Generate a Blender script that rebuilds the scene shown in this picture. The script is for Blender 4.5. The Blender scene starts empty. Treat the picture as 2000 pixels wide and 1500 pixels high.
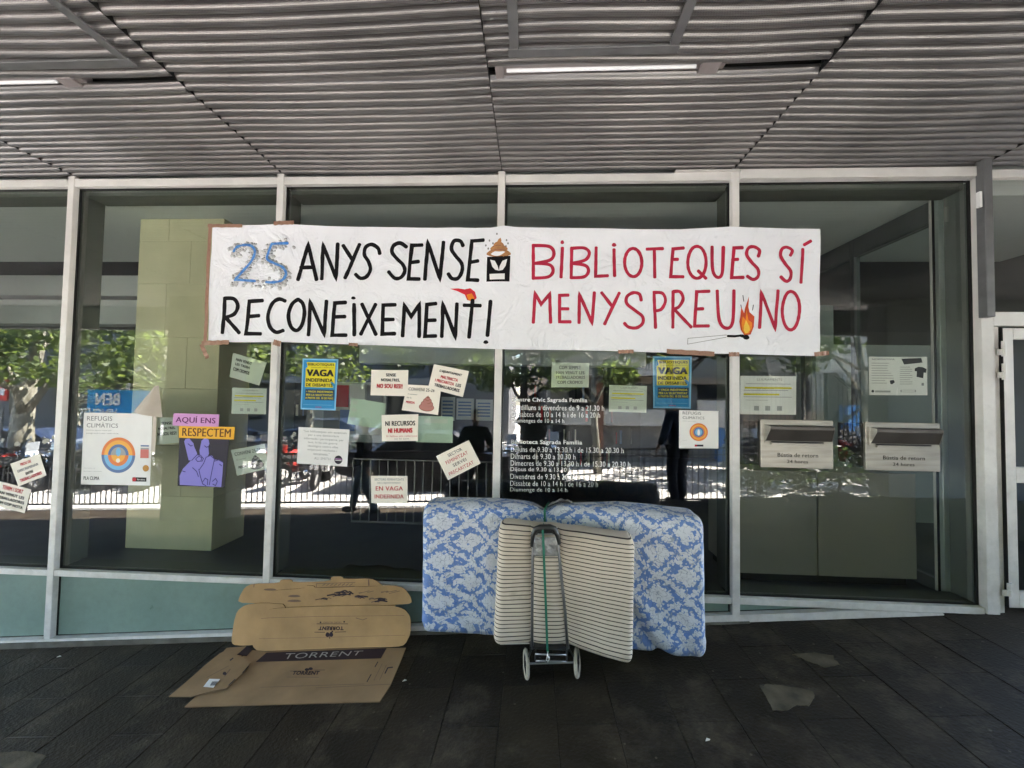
import bpy, bmesh, math, random
from mathutils import Vector, Matrix, noise
R = random.Random(7)
C = bpy.context.scene.collection
rad = math.radians

# ------------------------------------------------------------------ camera
D = 3.1                      # metres from the lens to the shop front
EYE = Vector((0, -D, 1.47))
yaw, pit, rol, FPX = .0511, .0338, .0169, 807.0
_f = Vector((-math.sin(yaw)*math.cos(pit), math.cos(yaw)*math.cos(pit), math.sin(pit)))
_r = Vector((math.cos(yaw), math.sin(yaw), 0)); _u = _r.cross(_f)
_r2 = _r*math.cos(rol) + _u*math.sin(rol); _u2 = -_r*math.sin(rol) + _u*math.cos(rol)
cam = bpy.data.objects.new('camera', bpy.data.cameras.new('camera')); C.objects.link(cam)
cam.matrix_world = Matrix(((_r2.x, _u2.x, -_f.x, EYE.x), (_r2.y, _u2.y, -_f.y, EYE.y), (_r2.z, _u2.z, -_f.z, EYE.z), (0, 0, 0, 1)))
cam.data.sensor_width = 36; cam.data.lens = FPX/2000*36
cam.data.clip_start = .05; cam.data.clip_end = 500
bpy.context.scene.camera = cam

# ------------------------------------------------------------------ light
SUN_EL, SUN_AZ = 58, 105      # azimuth: clockwise from +Y
sunv = Vector((math.sin(rad(SUN_AZ))*math.cos(rad(SUN_EL)), math.cos(rad(SUN_AZ))*math.cos(rad(SUN_EL)), math.sin(rad(SUN_EL))))
w = bpy.data.worlds.new('World'); bpy.context.scene.world = w; w.use_nodes = True
nt = w.node_tree; sky = nt.nodes.new('ShaderNodeTexSky'); sky.sky_type = 'NISHITA'; sky.sun_disc = False
sky.sun_elevation = rad(SUN_EL); sky.sun_rotation = rad(SUN_AZ)
bg = nt.nodes['Background']; bg.inputs[1].default_value = .1
nt.links.new(sky.outputs[0], bg.inputs[0])
sl = bpy.data.lights.new('sun', 'SUN'); sl.energy = 5; sl.angle = rad(.5); sl.color = (1, .95, .87)
so = bpy.data.objects.new('sun', sl); C.objects.link(so); so.location = (0, -8, 12)
so.rotation_euler = (-sunv).to_track_quat('-Z', 'Y').to_euler()
vs = bpy.context.scene.view_settings
vs.view_transform = 'Standard'; vs.look = 'None'; vs.gamma = 1; vs.use_curve_mapping = False
vs.exposure = 5.25

# ------------------------------------------------------------------ geometry of the place
def ray(u, v):
    return (_f + _r2*((u-1000)/FPX) - _u2*((v-750)/FPX))
def P(u, v, y=0.0):                     # point of the plane Y = y
    d = ray(u, v); return EYE + d*((y-EYE.y)/d.y)
def PP(u, v, p0, n):                    # point of any plane
    d = ray(u, v); return EYE + d*((p0-EYE).dot(n)/d.dot(n))
def MR(u, v, s):                        # place in the street that the glass shows mirrored
    p = P(u, v, s); return Vector((p.x, -s, p.z))
_g0 = P(20, 1259); _g1 = P(1900, 1194)
GB = (_g1.z-_g0.z)/(_g1.x-_g0.x); GA = _g0.z-GB*_g0.x
GN = Vector((-GB, 0, 1)).normalized()
def gz(x, y=0.0):                       # forecourt then street level
    z0 = GA + GB*max(-9.5, min(4.4, x))
    z1 = -.66 + .037*max(-40, min(30, x))
    t = max(0, min(1, (-y-3.1)/2.0)); t = t*t*(3-2*t)
    return z0*(1-t)+z1*t
def G(u, v, lift=0.0):                  # on the sloping pavement
    return PP(u, v, Vector((0, 0, GA+lift)), GN)
MX = [-3.704, -1.983, -.261, 1.461]     # mullion axes
W = 1.7216
XR = 3.134
CEIL = 3.215

# ------------------------------------------------------------------ helpers
def tag(o, label=None, cat=None, group=None, kind=None):
    if label: o['label'] = label
    if cat: o['category'] = cat
    if group: o['group'] = group
    if kind: o['kind'] = kind
    return o
def empty(name, loc=(0, 0, 0), label=None, cat=None, group=None, kind=None):
    o = bpy.data.objects.new(name, None); C.objects.link(o); o.location = loc; o.empty_display_size = .1
    return tag(o, label, cat, group, kind)
class MB:
    def __init__(s): s.v = []; s.f = []; s.m = []; s.uv = None; s.mats = []
    def mi(s, mat):
        if mat not in s.mats: s.mats.append(mat)
        return s.mats.index(mat)
    def add(s, vs_, fs, mat):
        b = len(s.v); s.v += [Vector(p) for p in vs_]; k = s.mi(mat)
        for f in fs: s.f.append([b+i for i in f]); s.m.append(k)
        return s
    def box(s, a, b, mat):
        x0, y0, z0 = [min(p, q) for p, q in zip(a, b)]; x1, y1, z1 = [max(p, q) for p, q in zip(a, b)]
        return s.add([(x0,y0,z0),(x1,y0,z0),(x1,y1,z0),(x0,y1,z0),(x0,y0,z1),(x1,y0,z1),(x1,y1,z1),(x0,y1,z1)],
            [(0,3,2,1),(4,5,6,7),(0,1,5,4),(1,2,6,5),(2,3,7,6),(3,0,4,7)], mat)
    def bar(s, p, q, w_, h_, mat, up=(0, 0, 1)):      # rectangular bar from p to q
        p, q = Vector(p), Vector(q); d = (q-p).normalized(); up = Vector(up)
        a = d.cross(up).normalized()*w_/2; b = a.cross(d).normalized()*h_/2
        vv = [p-a-b, p+a-b, p+a+b, p-a+b, q-a-b, q+a-b, q+a+b, q-a+b]
        return s.add(vv, [(0,1,2,3),(7,6,5,4),(0,4,5,1),(1,5,6,2),(2,6,7,3),(3,7,4,0)], mat)
    def tube(s, pts, r, mat, n=8, cap=True):
        pts = [Vector(p) for p in pts]; rs = r if isinstance(r, (list, tuple)) else [r]*len(pts)
        ring = []; prev = None; vv = []; ff = []
        for i, p in enumerate(pts):
            d = (pts[min(i+1, len(pts)-1)]-pts[max(i-1, 0)]).normalized()
            if prev is None: a = d.orthogonal().normalized()
            else: a = (prev-d*prev.dot(d)).normalized()
            prev = a; b = d.cross(a)
            for k in range(n):
                t = 2*math.pi*k/n; vv.append(p+(a*math.cos(t)+b*math.sin(t))*rs[i])
        for i in range(len(pts)-1):
            for k in range(n):
                k2 = (k+1) % n; ff.append((i*n+k, i*n+k2, (i+1)*n+k2, (i+1)*n+k))
        if cap: ff.append(list(range(n))[::-1]); ff.append([(len(pts)-1)*n+k for k in range(n)])
        return s.add(vv, ff, mat)
    def lathe(s, c, axis, prof, mat, n=24):            # prof: (radius, along)
        c = Vector(c); ax = Vector(axis).normalized(); a = ax.orthogonal().normalized(); b = ax.cross(a)
        vv = []; ff = []
        for r_, h_ in prof:
            for k in range(n):
                t = 2*math.pi*k/n; vv.append(c+ax*h_+(a*math.cos(t)+b*math.sin(t))*r_)
        for i in range(len(prof)-1):
            for k in range(n):
                k2 = (k+1) % n; ff.append((i*n+k, i*n+k2, (i+1)*n+k2, (i+1)*n+k))
        return s.add(vv, ff, mat)
    def slab(s, poly, off, mat, rim=None):                       # polygon extruded by the vector off
        n = len(poly); off = Vector(off); poly = [Vector(p) for p in poly]
        s.add(poly, [list(range(n))], mat); s.add([p+off for p in poly], [list(range(n))[::-1]], mat)
        vv = []; ff = []
        for i in range(n):
            j = (i+1) % n; b = len(vv); vv += [poly[i], poly[i]+off, poly[j]+off, poly[j]]; ff.append((b, b+1, b+2, b+3))
        return s.add(vv, ff, rim or mat)
    def build(s, name, parent=None, smooth=False, bevel=0, origin=None, solid=True):
        off = Vector((0, 0, 0)); o_ = parent
        while o_ is not None: off += o_.location; o_ = o_.parent
        loc = Vector((0, 0, 0))
        if parent is None:
            if origin is not None: loc = Vector(origin)
            elif s.v:
                xs = [p.x for p in s.v]; ys = [p.y for p in s.v]; zs = [p.z for p in s.v]
                loc = Vector(((min(xs)+max(xs))/2, (min(ys)+max(ys))/2, min(zs)))
        me = bpy.data.meshes.new(name); sh = off+loc
        me.from_pydata([p-sh for p in s.v], [], s.f)
        for m in s.mats: me.materials.append(m)
        me.polygons.foreach_set('material_index', s.m)
        if smooth: me.polygons.foreach_set('use_smooth', [True]*len(me.polygons))
        if s.uv:
            uvl = me.uv_layers.new(name='UVMap'); li = 0
            for f in s.f:
                for vi in f: uvl.data[li].uv = s.uv[vi]; li += 1
        me.update(); me.validate()
        if bevel:
            bm = bmesh.new(); bm.from_mesh(me); bmesh.ops.remove_doubles(bm, verts=bm.verts, dist=1e-5)
            bmesh.ops.recalc_face_normals(bm, faces=bm.faces)
            ed = [e for e in bm.edges if len(e.link_faces) == 2 and e.calc_face_angle(0) > .6]
            bmesh.ops.bevel(bm, geom=ed, offset=bevel, segments=1, affect='EDGES', clamp_overlap=True)
            bm.to_mesh(me); bm.free()
        o = bpy.data.objects.new(name, me); C.objects.link(o); o.location = loc
        if parent is not None: o.parent = parent
        return o
def copy_tree(o, parent=None):
    c = o.copy(); C.objects.link(c); c.parent = parent
    for ch in o.children: copy_tree(ch, c)
    return c

# ------------------------------------------------------------------ materials
def mat(name, col, rough=.6, metal=0, var=0, vscale=6, bump=0, bscale=60, spec=None, col2=None, coat=0, sheen=0, detail=6, stretch=None):
    m = bpy.data.materials.new(name); m.use_nodes = True; n = m.node_tree.nodes; l = m.node_tree.links
    b = n['Principled BSDF']; b.inputs['Base Color'].default_value = (*col, 1); b.inputs['Roughness'].default_value = rough
    b.inputs['Metallic'].default_value = metal; b.inputs['Coat Weight'].default_value = coat
    if spec is None and rough >= .5 and not metal: spec = .22
    if spec is not None: b.inputs['Specular IOR Level'].default_value = spec
    if sheen: b.inputs['Sheen Weight'].default_value = sheen
    tc = n.new('ShaderNodeTexCoord'); mp = n.new('ShaderNodeMapping'); l.new(tc.outputs['Object'], mp.inputs[0])
    if stretch: mp.inputs['Scale'].default_value = stretch
    if var or col2:
        t = n.new('ShaderNodeTexNoise'); t.inputs['Scale'].default_value = vscale; t.inputs['Detail'].default_value = detail; l.new(mp.outputs[0], t.inputs[0])
        r = n.new('ShaderNodeValToRGB'); r.color_ramp.elements[0].position = .32; r.color_ramp.elements[1].position = .68
        c2 = col2 or tuple(c*(1-var) for c in col)
        r.color_ramp.elements[0].color = (*c2, 1); r.color_ramp.elements[1].color = (*col, 1)
        l.new(t.outputs[0], r.inputs[0]); l.new(r.outputs[0], b.inputs['Base Color'])
        mm = n.new('ShaderNodeMapRange'); mm.inputs['To Min'].default_value = max(0, rough-.08); mm.inputs['To Max'].default_value = min(1, rough+.1)
        l.new(t.outputs[0], mm.inputs[0]); l.new(mm.outputs[0], b.inputs['Roughness'])
    if bump:
        t2 = n.new('ShaderNodeTexNoise'); t2.inputs['Scale'].default_value = bscale; t2.inputs['Detail'].default_value = 5; l.new(mp.outputs[0], t2.inputs[0])
        bp = n.new('ShaderNodeBump'); bp.inputs['Strength'].default_value = bump; bp.inputs['Distance'].default_value = .01
        l.new(t2.outputs[0], bp.inputs['Height']); l.new(bp.outputs[0], b.inputs['Normal'])
    return m
def N(m): return m.node_tree.nodes, m.node_tree.links
def mathn(n, l, op, a, b=None, c=None):
    q = n.new('ShaderNodeMath'); q.operation = op
    for i, x in enumerate((a, b, c)):
        if x is None: continue
        if isinstance(x, (int, float)): q.inputs[i].default_value = x
        else: l.new(x, q.inputs[i])
    return q.outputs[0]
def glass(name, tint, f0, haze=0):
    m = bpy.data.materials.new(name); m.use_nodes = True; n, l = N(m)
    n.remove(n['Principled BSDF']); out = n['Material Output']
    tr = n.new('ShaderNodeBsdfTransparent'); tr.inputs[0].default_value = (*tint, 1)
    gl = n.new('ShaderNodeBsdfGlossy'); gl.inputs['Roughness'].default_value = 0; gl.inputs[0].default_value = (1, 1, 1, 1)
    ge = n.new('ShaderNodeNewGeometry'); dt = n.new('ShaderNodeVectorMath'); dt.operation = 'DOT_PRODUCT'
    l.new(ge.outputs['Incoming'], dt.inputs[0]); l.new(ge.outputs['True Normal'], dt.inputs[1])
    c = mathn(n, l, 'ABSOLUTE', dt.outputs['Value']); k = mathn(n, l, 'SUBTRACT', 1.0, c); k5 = mathn(n, l, 'POWER', k, 5.0)
    fr = mathn(n, l, 'MULTIPLY_ADD', k5, 1-f0, f0)
    # only the outer skin mirrors (both skins' reflections folded into one)
    mx = n.new('ShaderNodeMixShader'); l.new(fr, mx.inputs[0]); l.new(tr.outputs[0], mx.inputs[1]); l.new(gl.outputs[0], mx.inputs[2])
    if haze:
        df = n.new('ShaderNodeBsdfDiffuse'); df.inputs[0].default_value = (.5, .55, .52, 1)
        m2 = n.new('ShaderNodeMixShader'); m2.inputs[0].default_value = haze
        l.new(mx.outputs[0], m2.inputs[1]); l.new(df.outputs[0], m2.inputs[2]); mx = m2
    l.new(mx.outputs[0], out.inputs[0]); return m

white_al = mat('white_aluminium', (.7, .675, .65), .42, 0, .16, 5, .04, 200)
def grime(m, top=.9, col=(.12, .1, .075)):
    n, l = N(m); b = n['Principled BSDF']; src = b.inputs['Base Color'].links[0].from_socket
    ge = n.new('ShaderNodeNewGeometry'); sp = n.new('ShaderNodeSeparateXYZ'); l.new(ge.outputs['Position'], sp.inputs[0])
    t = n.new('ShaderNodeTexNoise'); t.inputs['Scale'].default_value = 16; t.inputs['Detail'].default_value = 10; t.inputs['Roughness'].default_value = .7; l.new(ge.outputs['Position'], t.inputs[0])
    h = mathn(n, l, 'MULTIPLY', mathn(n, l, 'SUBTRACT', top, sp.outputs[2]), .35); a = mathn(n, l, 'MULTIPLY', mathn(n, l, 'SUBTRACT', t.outputs[0], .47), 3.5)
    c = n.new('ShaderNodeClamp'); l.new(mathn(n, l, 'ADD', h, a), c.inputs[0]); c2 = mathn(n, l, 'MULTIPLY', c.outputs[0], .2)
    mx = n.new('ShaderNodeMix'); mx.data_type = 'RGBA'; l.new(c2, mx.inputs[0]); l.new(src, mx.inputs[6]); mx.inputs[7].default_value = (*col, 1); l.new(mx.outputs[2], b.inputs['Base Color'])
grime(white_al)
gasket = mat('black_gasket', (.012, .012, .012), .5)
inner_al = mat('inner_frame_paint', (.11, .12, .105), .5, 0, .1, 4)
grey_steel = mat('grey_steel', (.17, .17, .175), .45, .2, .3, 9)
window_glass = glass('window_glass', (.885, .89, .87), .085, 0)
pane_back = glass('window_glass_back', (.92, .95, .93), .0)
spandrel = mat('frosted_green_glass', (.2, .285, .25), .3, 0, .12, 3, .02, 90, coat=.25)
grime(spandrel, .3, (.09, .09, .075))
paper = mat('paper_white', (.82, .81, .80), .7, 0, .05, 8)
cream = mat('paper_cream', (.88, .82, .73), .7, 0, .06, 8)
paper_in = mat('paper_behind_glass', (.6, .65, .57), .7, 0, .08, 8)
ink = mat('ink_black', (.016, .015, .018), .6)
ink_red = mat('ink_red', (.5, .028, .04), .6)
ink_grey = mat('ink_grey', (.22, .22, .23), .6)
ink_faded = mat('ink_faded', (.36, .36, .36), .6)
yellow = mat('print_yellow', (.72, .62, .03), .6)
blue = mat('print_blue', (.03, .24, .5), .55)
blue_lt = mat('print_light_blue', (.2, .48, .75), .55)
orange = mat('print_orange', (.75, .22, .07), .6)
orange_lt = mat('print_amber', (.85, .42, .08), .6)
slateblue = mat('print_slate_blue', (.12, .19, .38), .6)
pink = mat('print_pink', (.62, .3, .6), .6)
amber = mat('print_mustard', (.8, .42, .04), .6)
purple = mat('print_lilac', (.25, .22, .62), .6)
darkpurple = mat('print_dark', (.035, .03, .045), .6)
line_in = mat('print_hand_outline', (.06, .05, .2), .6)
brown = mat('print_brown', (.25, .1, .08), .6)
tape_brown = mat('brown_packing_tape', (.36, .2, .14), .3, 0, .25, 30, .1, 60)
kraft_page = mat('curled_page', (.52, .45, .38), .65, 0, .1, 12)
vinyl = mat('white_vinyl_lettering', (.8, .8, .8), .5)

# ------------------------------------------------------------------ text
_tc = {}
def text_mesh(body, bold=0.0):
    k = (body, bold)
    if k in _tc: return _tc[k]
    cu = bpy.data.curves.new('t', 'FONT'); cu.body = body; cu.size = 1; cu.offset = bold; cu.resolution_u = 3; cu.space_character = 1.06
    o = bpy.data.objects.new('t', cu); C.objects.link(o)
    dg = bpy.context.evaluated_depsgraph_get(); dg.update()
    me = bpy.data.meshes.new_from_object(o.evaluated_get(dg))
    vv = [(p.co.x, p.co.y) for p in me.vertices]; ff = [list(p.vertices) for p in me.polygons]
    bpy.data.objects.remove(o); bpy.data.curves.remove(cu); bpy.data.meshes.remove(me)
    xs = [p[0] for p in vv] or [0, 1]; ys = [p[1] for p in vv] or [0, 1]
    x0, x1, y0, y1 = min(xs), max(xs), min(ys), max(ys)
    r = ([((p[0]-x0)/(x1-x0+1e-9), (p[1]-y0)/(y1-y0+1e-9)) for p in vv], ff)
    _tc[k] = r; return r
class Sheet:
    """a printed sheet: corner points TL TR BR BL, things drawn at s (right) and t (down)"""
    def __init__(s, corners, nrm=(0, -1, 0), curl=0.0, seed=0):
        s.c = [Vector(p) for p in corners]; s.n = Vector(nrm).normalized(); s.mb = MB(); s.curl = curl; s.k = 0; s.sd = seed
        s.w = (s.c[1]-s.c[0]).length; s.h = (s.c[3]-s.c[0]).length
    def pt(s, a, b, lift=0):
        p = (s.c[0]*(1-a)+s.c[1]*a)*(1-b)+(s.c[3]*(1-a)+s.c[2]*a)*b
        e = s.curl*(max(0, a-.55)**2*max(0, .55+(.45 if s.sd % 2 else -.45)*(2*b-1))*2+max(0, b-.6)**2*.6*(1-a))+.0012*math.sin(5*a+s.sd)*math.sin(4*b+s.sd*2)*(s.curl > 0)
        return p+s.n*(e+lift)
    def base(s, m, th=.0008):
        n = 10; vv = []; ff = []
        for side in (0, 1):
            for i in range(n+1):
                for j in range(n+1): vv.append(s.pt(i/n, j/n, -th*side))
        q = (n+1)**2
        for i in range(n):
            for j in range(n):
                a = i*(n+1)+j; ff.append((a, a+1, a+n+2, a+n+1)); ff.append((q+a, q+a+n+1, q+a+n+2, q+a+1))
        rim = [i*(n+1) for i in range(n+1)]+[n*(n+1)+j for j in range(1, n+1)]+[i*(n+1)+n for i in range(n-1, -1, -1)]+[j for j in range(n-1, 0, -1)]
        for i in range(len(rim)): a, b = rim[i], rim[(i+1) % len(rim)]; ff.append((a, b, q+b, q+a))
        s.mb.add(vv, ff, m); return s
    def lay(s): s.k += 1; return .0007+.00008*s.k
    def shape(s, pts, m):
        L = s.lay(); s.mb.add([s.pt(a, b, L) for a, b in pts], [list(range(len(pts)))], m); return s
    def rect(s, a0, b0, a1, b1, m):
        L = s.lay(); n = 5
        vv = [s.pt(a0+(a1-a0)*i/n, b0+(b1-b0)*j/n, L) for i in range(n+1) for j in range(n+1)]
        s.mb.add(vv, [(i*(n+1)+j, i*(n+1)+j+1, (i+1)*(n+1)+j+1, (i+1)*(n+1)+j) for i in range(n) for j in range(n)], m); return s
    def disc(s, a, b, r, m, ra=None, part=(0, 1), n=28):
        """r in widths"""
        ar = s.w/s.h; t0, t1 = part
        pts = [(a+r*math.cos(2*math.pi*(t0+(t1-t0)*i/n)), b+(ra or r)*ar*math.sin(2*math.pi*(t0+(t1-t0)*i/n))) for i in range(n+(0 if part == (0, 1) else 1))]
        return s.shape(pts, m)
    def text(s, body, a0, b0, a1, b1, m, bold=.02):
        """letters fill the box a0 b0 - a1 b1 (b0 above b1)"""
        vv, ff = text_mesh(body, 0); n_l = max(1, len(body)); dx = bold*.9/(n_l*.62); dy = bold*.5
        for sx_, sy_ in ([(0, 0)] if bold < .008 else [(-1, 0), (1, 0), (0, 0)] if bold < .04 else [(-1, -1), (1, -1), (-1, 1), (1, 1), (0, 0)]):
            L = s.lay()
            s.mb.add([s.pt(a0+(a1-a0)*(x*(1-2*dx)+dx+sx_*dx), b1+(b0-b1)*(y*(1-2*dy)+dy+sy_*dy), L) for x, y in vv], ff, m)
        return s
    def stroke(s, pts, wd, m, closed=False):
        ar = s.w/s.h
        for i in range(len(pts)-(0 if closed else 1)):
            (x0, y0), (x1, y1) = pts[i], pts[(i+1) % len(pts)]
            dx, dy = (x1-x0), (y1-y0)/ar; q = math.hypot(dx, dy)+1e-9; nx, ny = -dy/q*wd/2, dx/q*wd/2*ar
            ex, ey = dx/q*wd*.4, dy/q*wd*.4*ar
            s.shape([(x0-ex+nx, y0-ey+ny), (x1+ex+nx, y1+ey+ny), (x1+ex-nx, y1+ey-ny), (x0-ex-nx, y0-ey-ny)], m)
        return s
def poster(name, quad, y, m, label, cat, group=None, curl=.015, seed=1):
    s = Sheet([P(u, v, y) for u, v in quad], curl=curl, seed=seed); s.base(m); s.name = name; s.lb = (label, cat, group); return s
def done(s, smooth=False):
    o = s.mb.build(s.name); tag(o, *s.lb); return o

# ================================================================== SETTING
# ---- pavement: slate tiles laid square to the shop front, on a sloping bed
slate_mats = []
SL = 1.05
for i, c in enumerate([(.022, .0175, .0125), (.026, .021, .0145), (.019, .0155, .0115), (.030, .0245, .0165)]):
    c = (c[0]*SL*1.08, c[1]*SL*.98, c[2]*SL*.84)
    m = mat('slate_%d' % i, c, .62, 0, .45, 4.5, .6, 55, spec=.25, col2=(c[0]*.42, c[1]*.42, c[2]*.42), detail=12)
    slate_mats.append(m)
def add_dirt(m, amt=.9):
    n, l = N(m); b = n['Principled BSDF']; src = b.inputs['Base Color'].links[0].from_socket
    ge = n.new('ShaderNodeNewGeometry'); t = n.new('ShaderNodeTexNoise'); t.inputs['Scale'].default_value = 2.6; t.inputs['Detail'].default_value = 12; t.inputs['Roughness'].default_value = .74
    l.new(ge.outputs['Position'], t.inputs[0])
    r = n.new('ShaderNodeValToRGB'); r.color_ramp.elements[0].position = .5; r.color_ramp.elements[1].position = .72
    l.new(t.outputs[0], r.inputs[0]); mx = n.new('ShaderNodeMix'); mx.data_type = 'RGBA'
    f = mathn(n, l, 'MULTIPLY', r.outputs[0], amt); l.new(f, mx.inputs[0]); l.new(src, mx.inputs[6]); mx.inputs[7].default_value = (.085, .068, .047, 1)
    # pale spots
    v = n.new('ShaderNodeTexVoronoi'); v.inputs['Scale'].default_value = 9; l.new(ge.outputs['Position'], v.inputs[0])
    sp = mathn(n, l, 'LESS_THAN', v.outputs['Distance'], .06); mx2 = n.new('ShaderNodeMix'); mx2.data_type = 'RGBA'
    f2 = mathn(n, l, 'MULTIPLY', sp, .6); l.new(f2, mx2.inputs[0]); l.new(mx.outputs[2], mx2.inputs[6]); mx2.inputs[7].default_value = (.12, .10, .08, 1)
    l.new(mx2.outputs[2], b.inputs['Base Color'])
for m in slate_mats: add_dirt(m)
joint = mat('tile_joint', (.014, .0115, .009), .9, 0, .3, 20)
slab_far = mat('slate_far', (.035, .033, .03), .7, 0, .4, 3)
street_m = mat('sunlit_paving', (.40, .385, .36), .85, 0, .25, 1.3, .2, 20)
mb = MB()
xs = [-60, -30, -14, -9.5]+[-9+.75*i for i in range(19)]+[5, 8, 14, 30, 60]; ys = [0.0, -1, -2, -3.1, -3.6, -4.1, -4.6, -5.1]
vv = [(x, y, gz(x, y)-.006) for x in xs for y in ys]; ny = len(ys)
fa_ = [(i*ny+j, (i)*ny+j+1, (i+1)*ny+j+1, (i+1)*ny+j) for i in range(len(xs)-1) for j in range(ny-1)]
near_ = [f for f in fa_ if abs(vv[f[0]][0]+.3) < 4.6 and vv[f[0]][1] > -2.5]
mb.add(vv, near_, joint); mb.add(vv, [f for f in fa_ if f not in near_], slate_mats[0])
pavement = mb.build('pavement', origin=(0, 0, 0)); tag(pavement, kind='structure')
mb = MB(); ys = [-5.1, -9, -20, -60, -120]; ny = len(ys); xs2 = [-120, -60, -30, -14]+xs[3:-1]+[60, 120]
vv = [(x, y, gz(x, y)-.006) for x in xs2 for y in ys]
mb.add(vv, [(i*ny+j, i*ny+j+1, (i+1)*ny+j+1, (i+1)*ny+j) for i in range(len(xs2)-1) for j in range(ny-1)], street_m)
street = mb.build('street', origin=(0, 0, 0)); tag(street, kind='structure')
tw, tl = .3, .6
tilt = -math.atan(GB)
tile_me = []
for k, m in enumerate(slate_mats):
    t = MB(); t.box((-tw/2+.0014, -tl/2+.0014, -.03), (tw/2-.0014, tl/2-.0014, 0), m)
    o = t.build('paving_tile', origin=(0, 0, 0), bevel=.002); tile_me.append(o.data); bpy.data.objects.remove(o)
for i in range(-16, 17):
    for j in range(6):
        x = i*tw; y = -.02-tl/2-j*tl+(.3 if i % 2 else 0)
        if y > -.25: y = y
        if y+tl/2 > .31: continue
        if y < -3.1: continue
        o = bpy.data.objects.new('paving_tile', R.choice(tile_me)); C.objects.link(o); o.parent = pavement
        o.location = (x, y, GA+GB*x+R.uniform(-.0012, .0012)); o.rotation_euler = (R.uniform(-.002, .002), tilt+R.uniform(-.003, .003), 0)
# worn cement patches on the tiles
patch_m = mat('worn_cement', (.13, .108, .072), .85, 0, .6, 9, .3, 60)
for poly, lb in (([(1484,1340),(1500,1335),(1560,1343),(1588,1350),(1592,1362),(1580,1378),(1556,1376),(1535,1388),(1510,1387)], 'largest pale worn cement patch on the dark tiles'),
             ([(1548,1278),(1590,1274),(1625,1280),(1640,1298),(1612,1303),(1575,1290)], 'faint grey cement patch nearer the door'),
             ([(0,1470),(50,1466),(92,1476),(70,1500),(10,1500),(-10,1490)], 'pale worn patch in the near left corner of the tiles')):
    rough_ = []
    for (ua, va), (ub, vb) in zip(poly, poly[1:]+poly[:1]):
        for k in range(5): t = k/5; rough_.append((ua+(ub-ua)*t+4.5*noise.noise(Vector((ua*.1+k, va*.1, 1))), va+(vb-va)*t+2.2*noise.noise(Vector((ua*.1, vb*.1+k, 5)))))
    q = MB(); q.slab([G(u, v, .0022) for u, v in rough_], (0, 0, -.004), patch_m); o = q.build('cement_patch', pavement)

# ---- kerb under the frame
kerb_m = mat('old_concrete', (.14, .13, .11), .9, 0, .45, 9, .3, 40)
mb = MB(); x0, x1 = -9, 1.55
mb.slab([(x0, -.062, GA+GB*x0-.03), (x1, -.062, GA+GB*x1-.03), (x1, -.062, GA+GB*x1+.012), (-3.9, -.062, GA+GB*-3.9+.04), (x0, -.062, GA+GB*x0+.045)], (0, .3, 0), kerb_m)
o = mb.build('kerb', bevel=.004); tag(o, kind='structure')

# ---- corrugated canopy ceiling
def ceiling_material():
    m = mat('perforated_corrugated_metal', (.275, .263, .26), .33, .6, .2, 2.2); n, l = N(m); b = n['Principled BSDF']
    uv = n.new('ShaderNodeUVMap'); src = b.inputs['Base Color'].links[0].from_socket
    mp = n.new('ShaderNodeMapping'); l.new(uv.outputs[0], mp.inputs[0])
    sx = n.new('ShaderNodeSeparateXYZ'); l.new(mp.outputs[0], sx.inputs[0])
    S = 1/.007
    u = mathn(n, l, 'MULTIPLY', sx.outputs[0], S); v = mathn(n, l, 'MULTIPLY', sx.outputs[1], S)
    row = mathn(n, l, 'FLOOR', v); odd = mathn(n, l, 'MULTIPLY', mathn(n, l, 'MODULO', mathn(n, l, 'ABSOLUTE', row), 2.0), .5)
    fu = mathn(n, l, 'SUBTRACT', mathn(n, l, 'FRACT', mathn(n, l, 'ADD', u, odd)), .5); fv = mathn(n, l, 'SUBTRACT', mathn(n, l, 'FRACT', v), .5)
    d = mathn(n, l, 'SQRT', mathn(n, l, 'ADD', mathn(n, l, 'MULTIPLY', fu, fu), mathn(n, l, 'MULTIPLY', fv, fv)))
    hole = mathn(n, l, 'LESS_THAN', d, .29)
    mx = n.new('ShaderNodeMix'); mx.data_type = 'RGBA'; l.new(hole, mx.inputs[0]); l.new(src, mx.inputs[6]); mx.inputs[7].default_value = (.12, .11, .112, 1)
    t = n.new('ShaderNodeTexNoise'); t.inputs['Scale'].default_value = 1.3; t.inputs['Detail'].default_value = 8; ge = n.new('ShaderNodeNewGeometry'); l.new(ge.outputs['Position'], t.inputs[0])
    r = n.new('ShaderNodeMapRange'); r.inputs['From Min'].default_value = .35; r.inputs['From Max'].default_value = .65; r.inputs['To Min'].default_value = .72; r.inputs['To Max'].default_value = 1.05; l.new(t.outputs[0], r.inputs[0])
    mx3 = n.new('ShaderNodeMix'); mx3.data_type = 'RGBA'; mx3.blend_type = 'MULTIPLY'; mx3.inputs[0].default_value = 1; l.new(mx.outputs[2], mx3.inputs[6]); l.new(r.outputs[0], mx3.inputs[7])
    l.new(mx3.outputs[2], b.inputs['Base Color'])
    return m
corr = ceiling_material()
corr_dirty = grey_steel
dark_void = mat('ceiling_void_black', (.01, .01, .01), .9)
ceiling = empty('ceiling', (0, 0, CEIL), kind='structure')
PITCH = .066; AMP = .030
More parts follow.
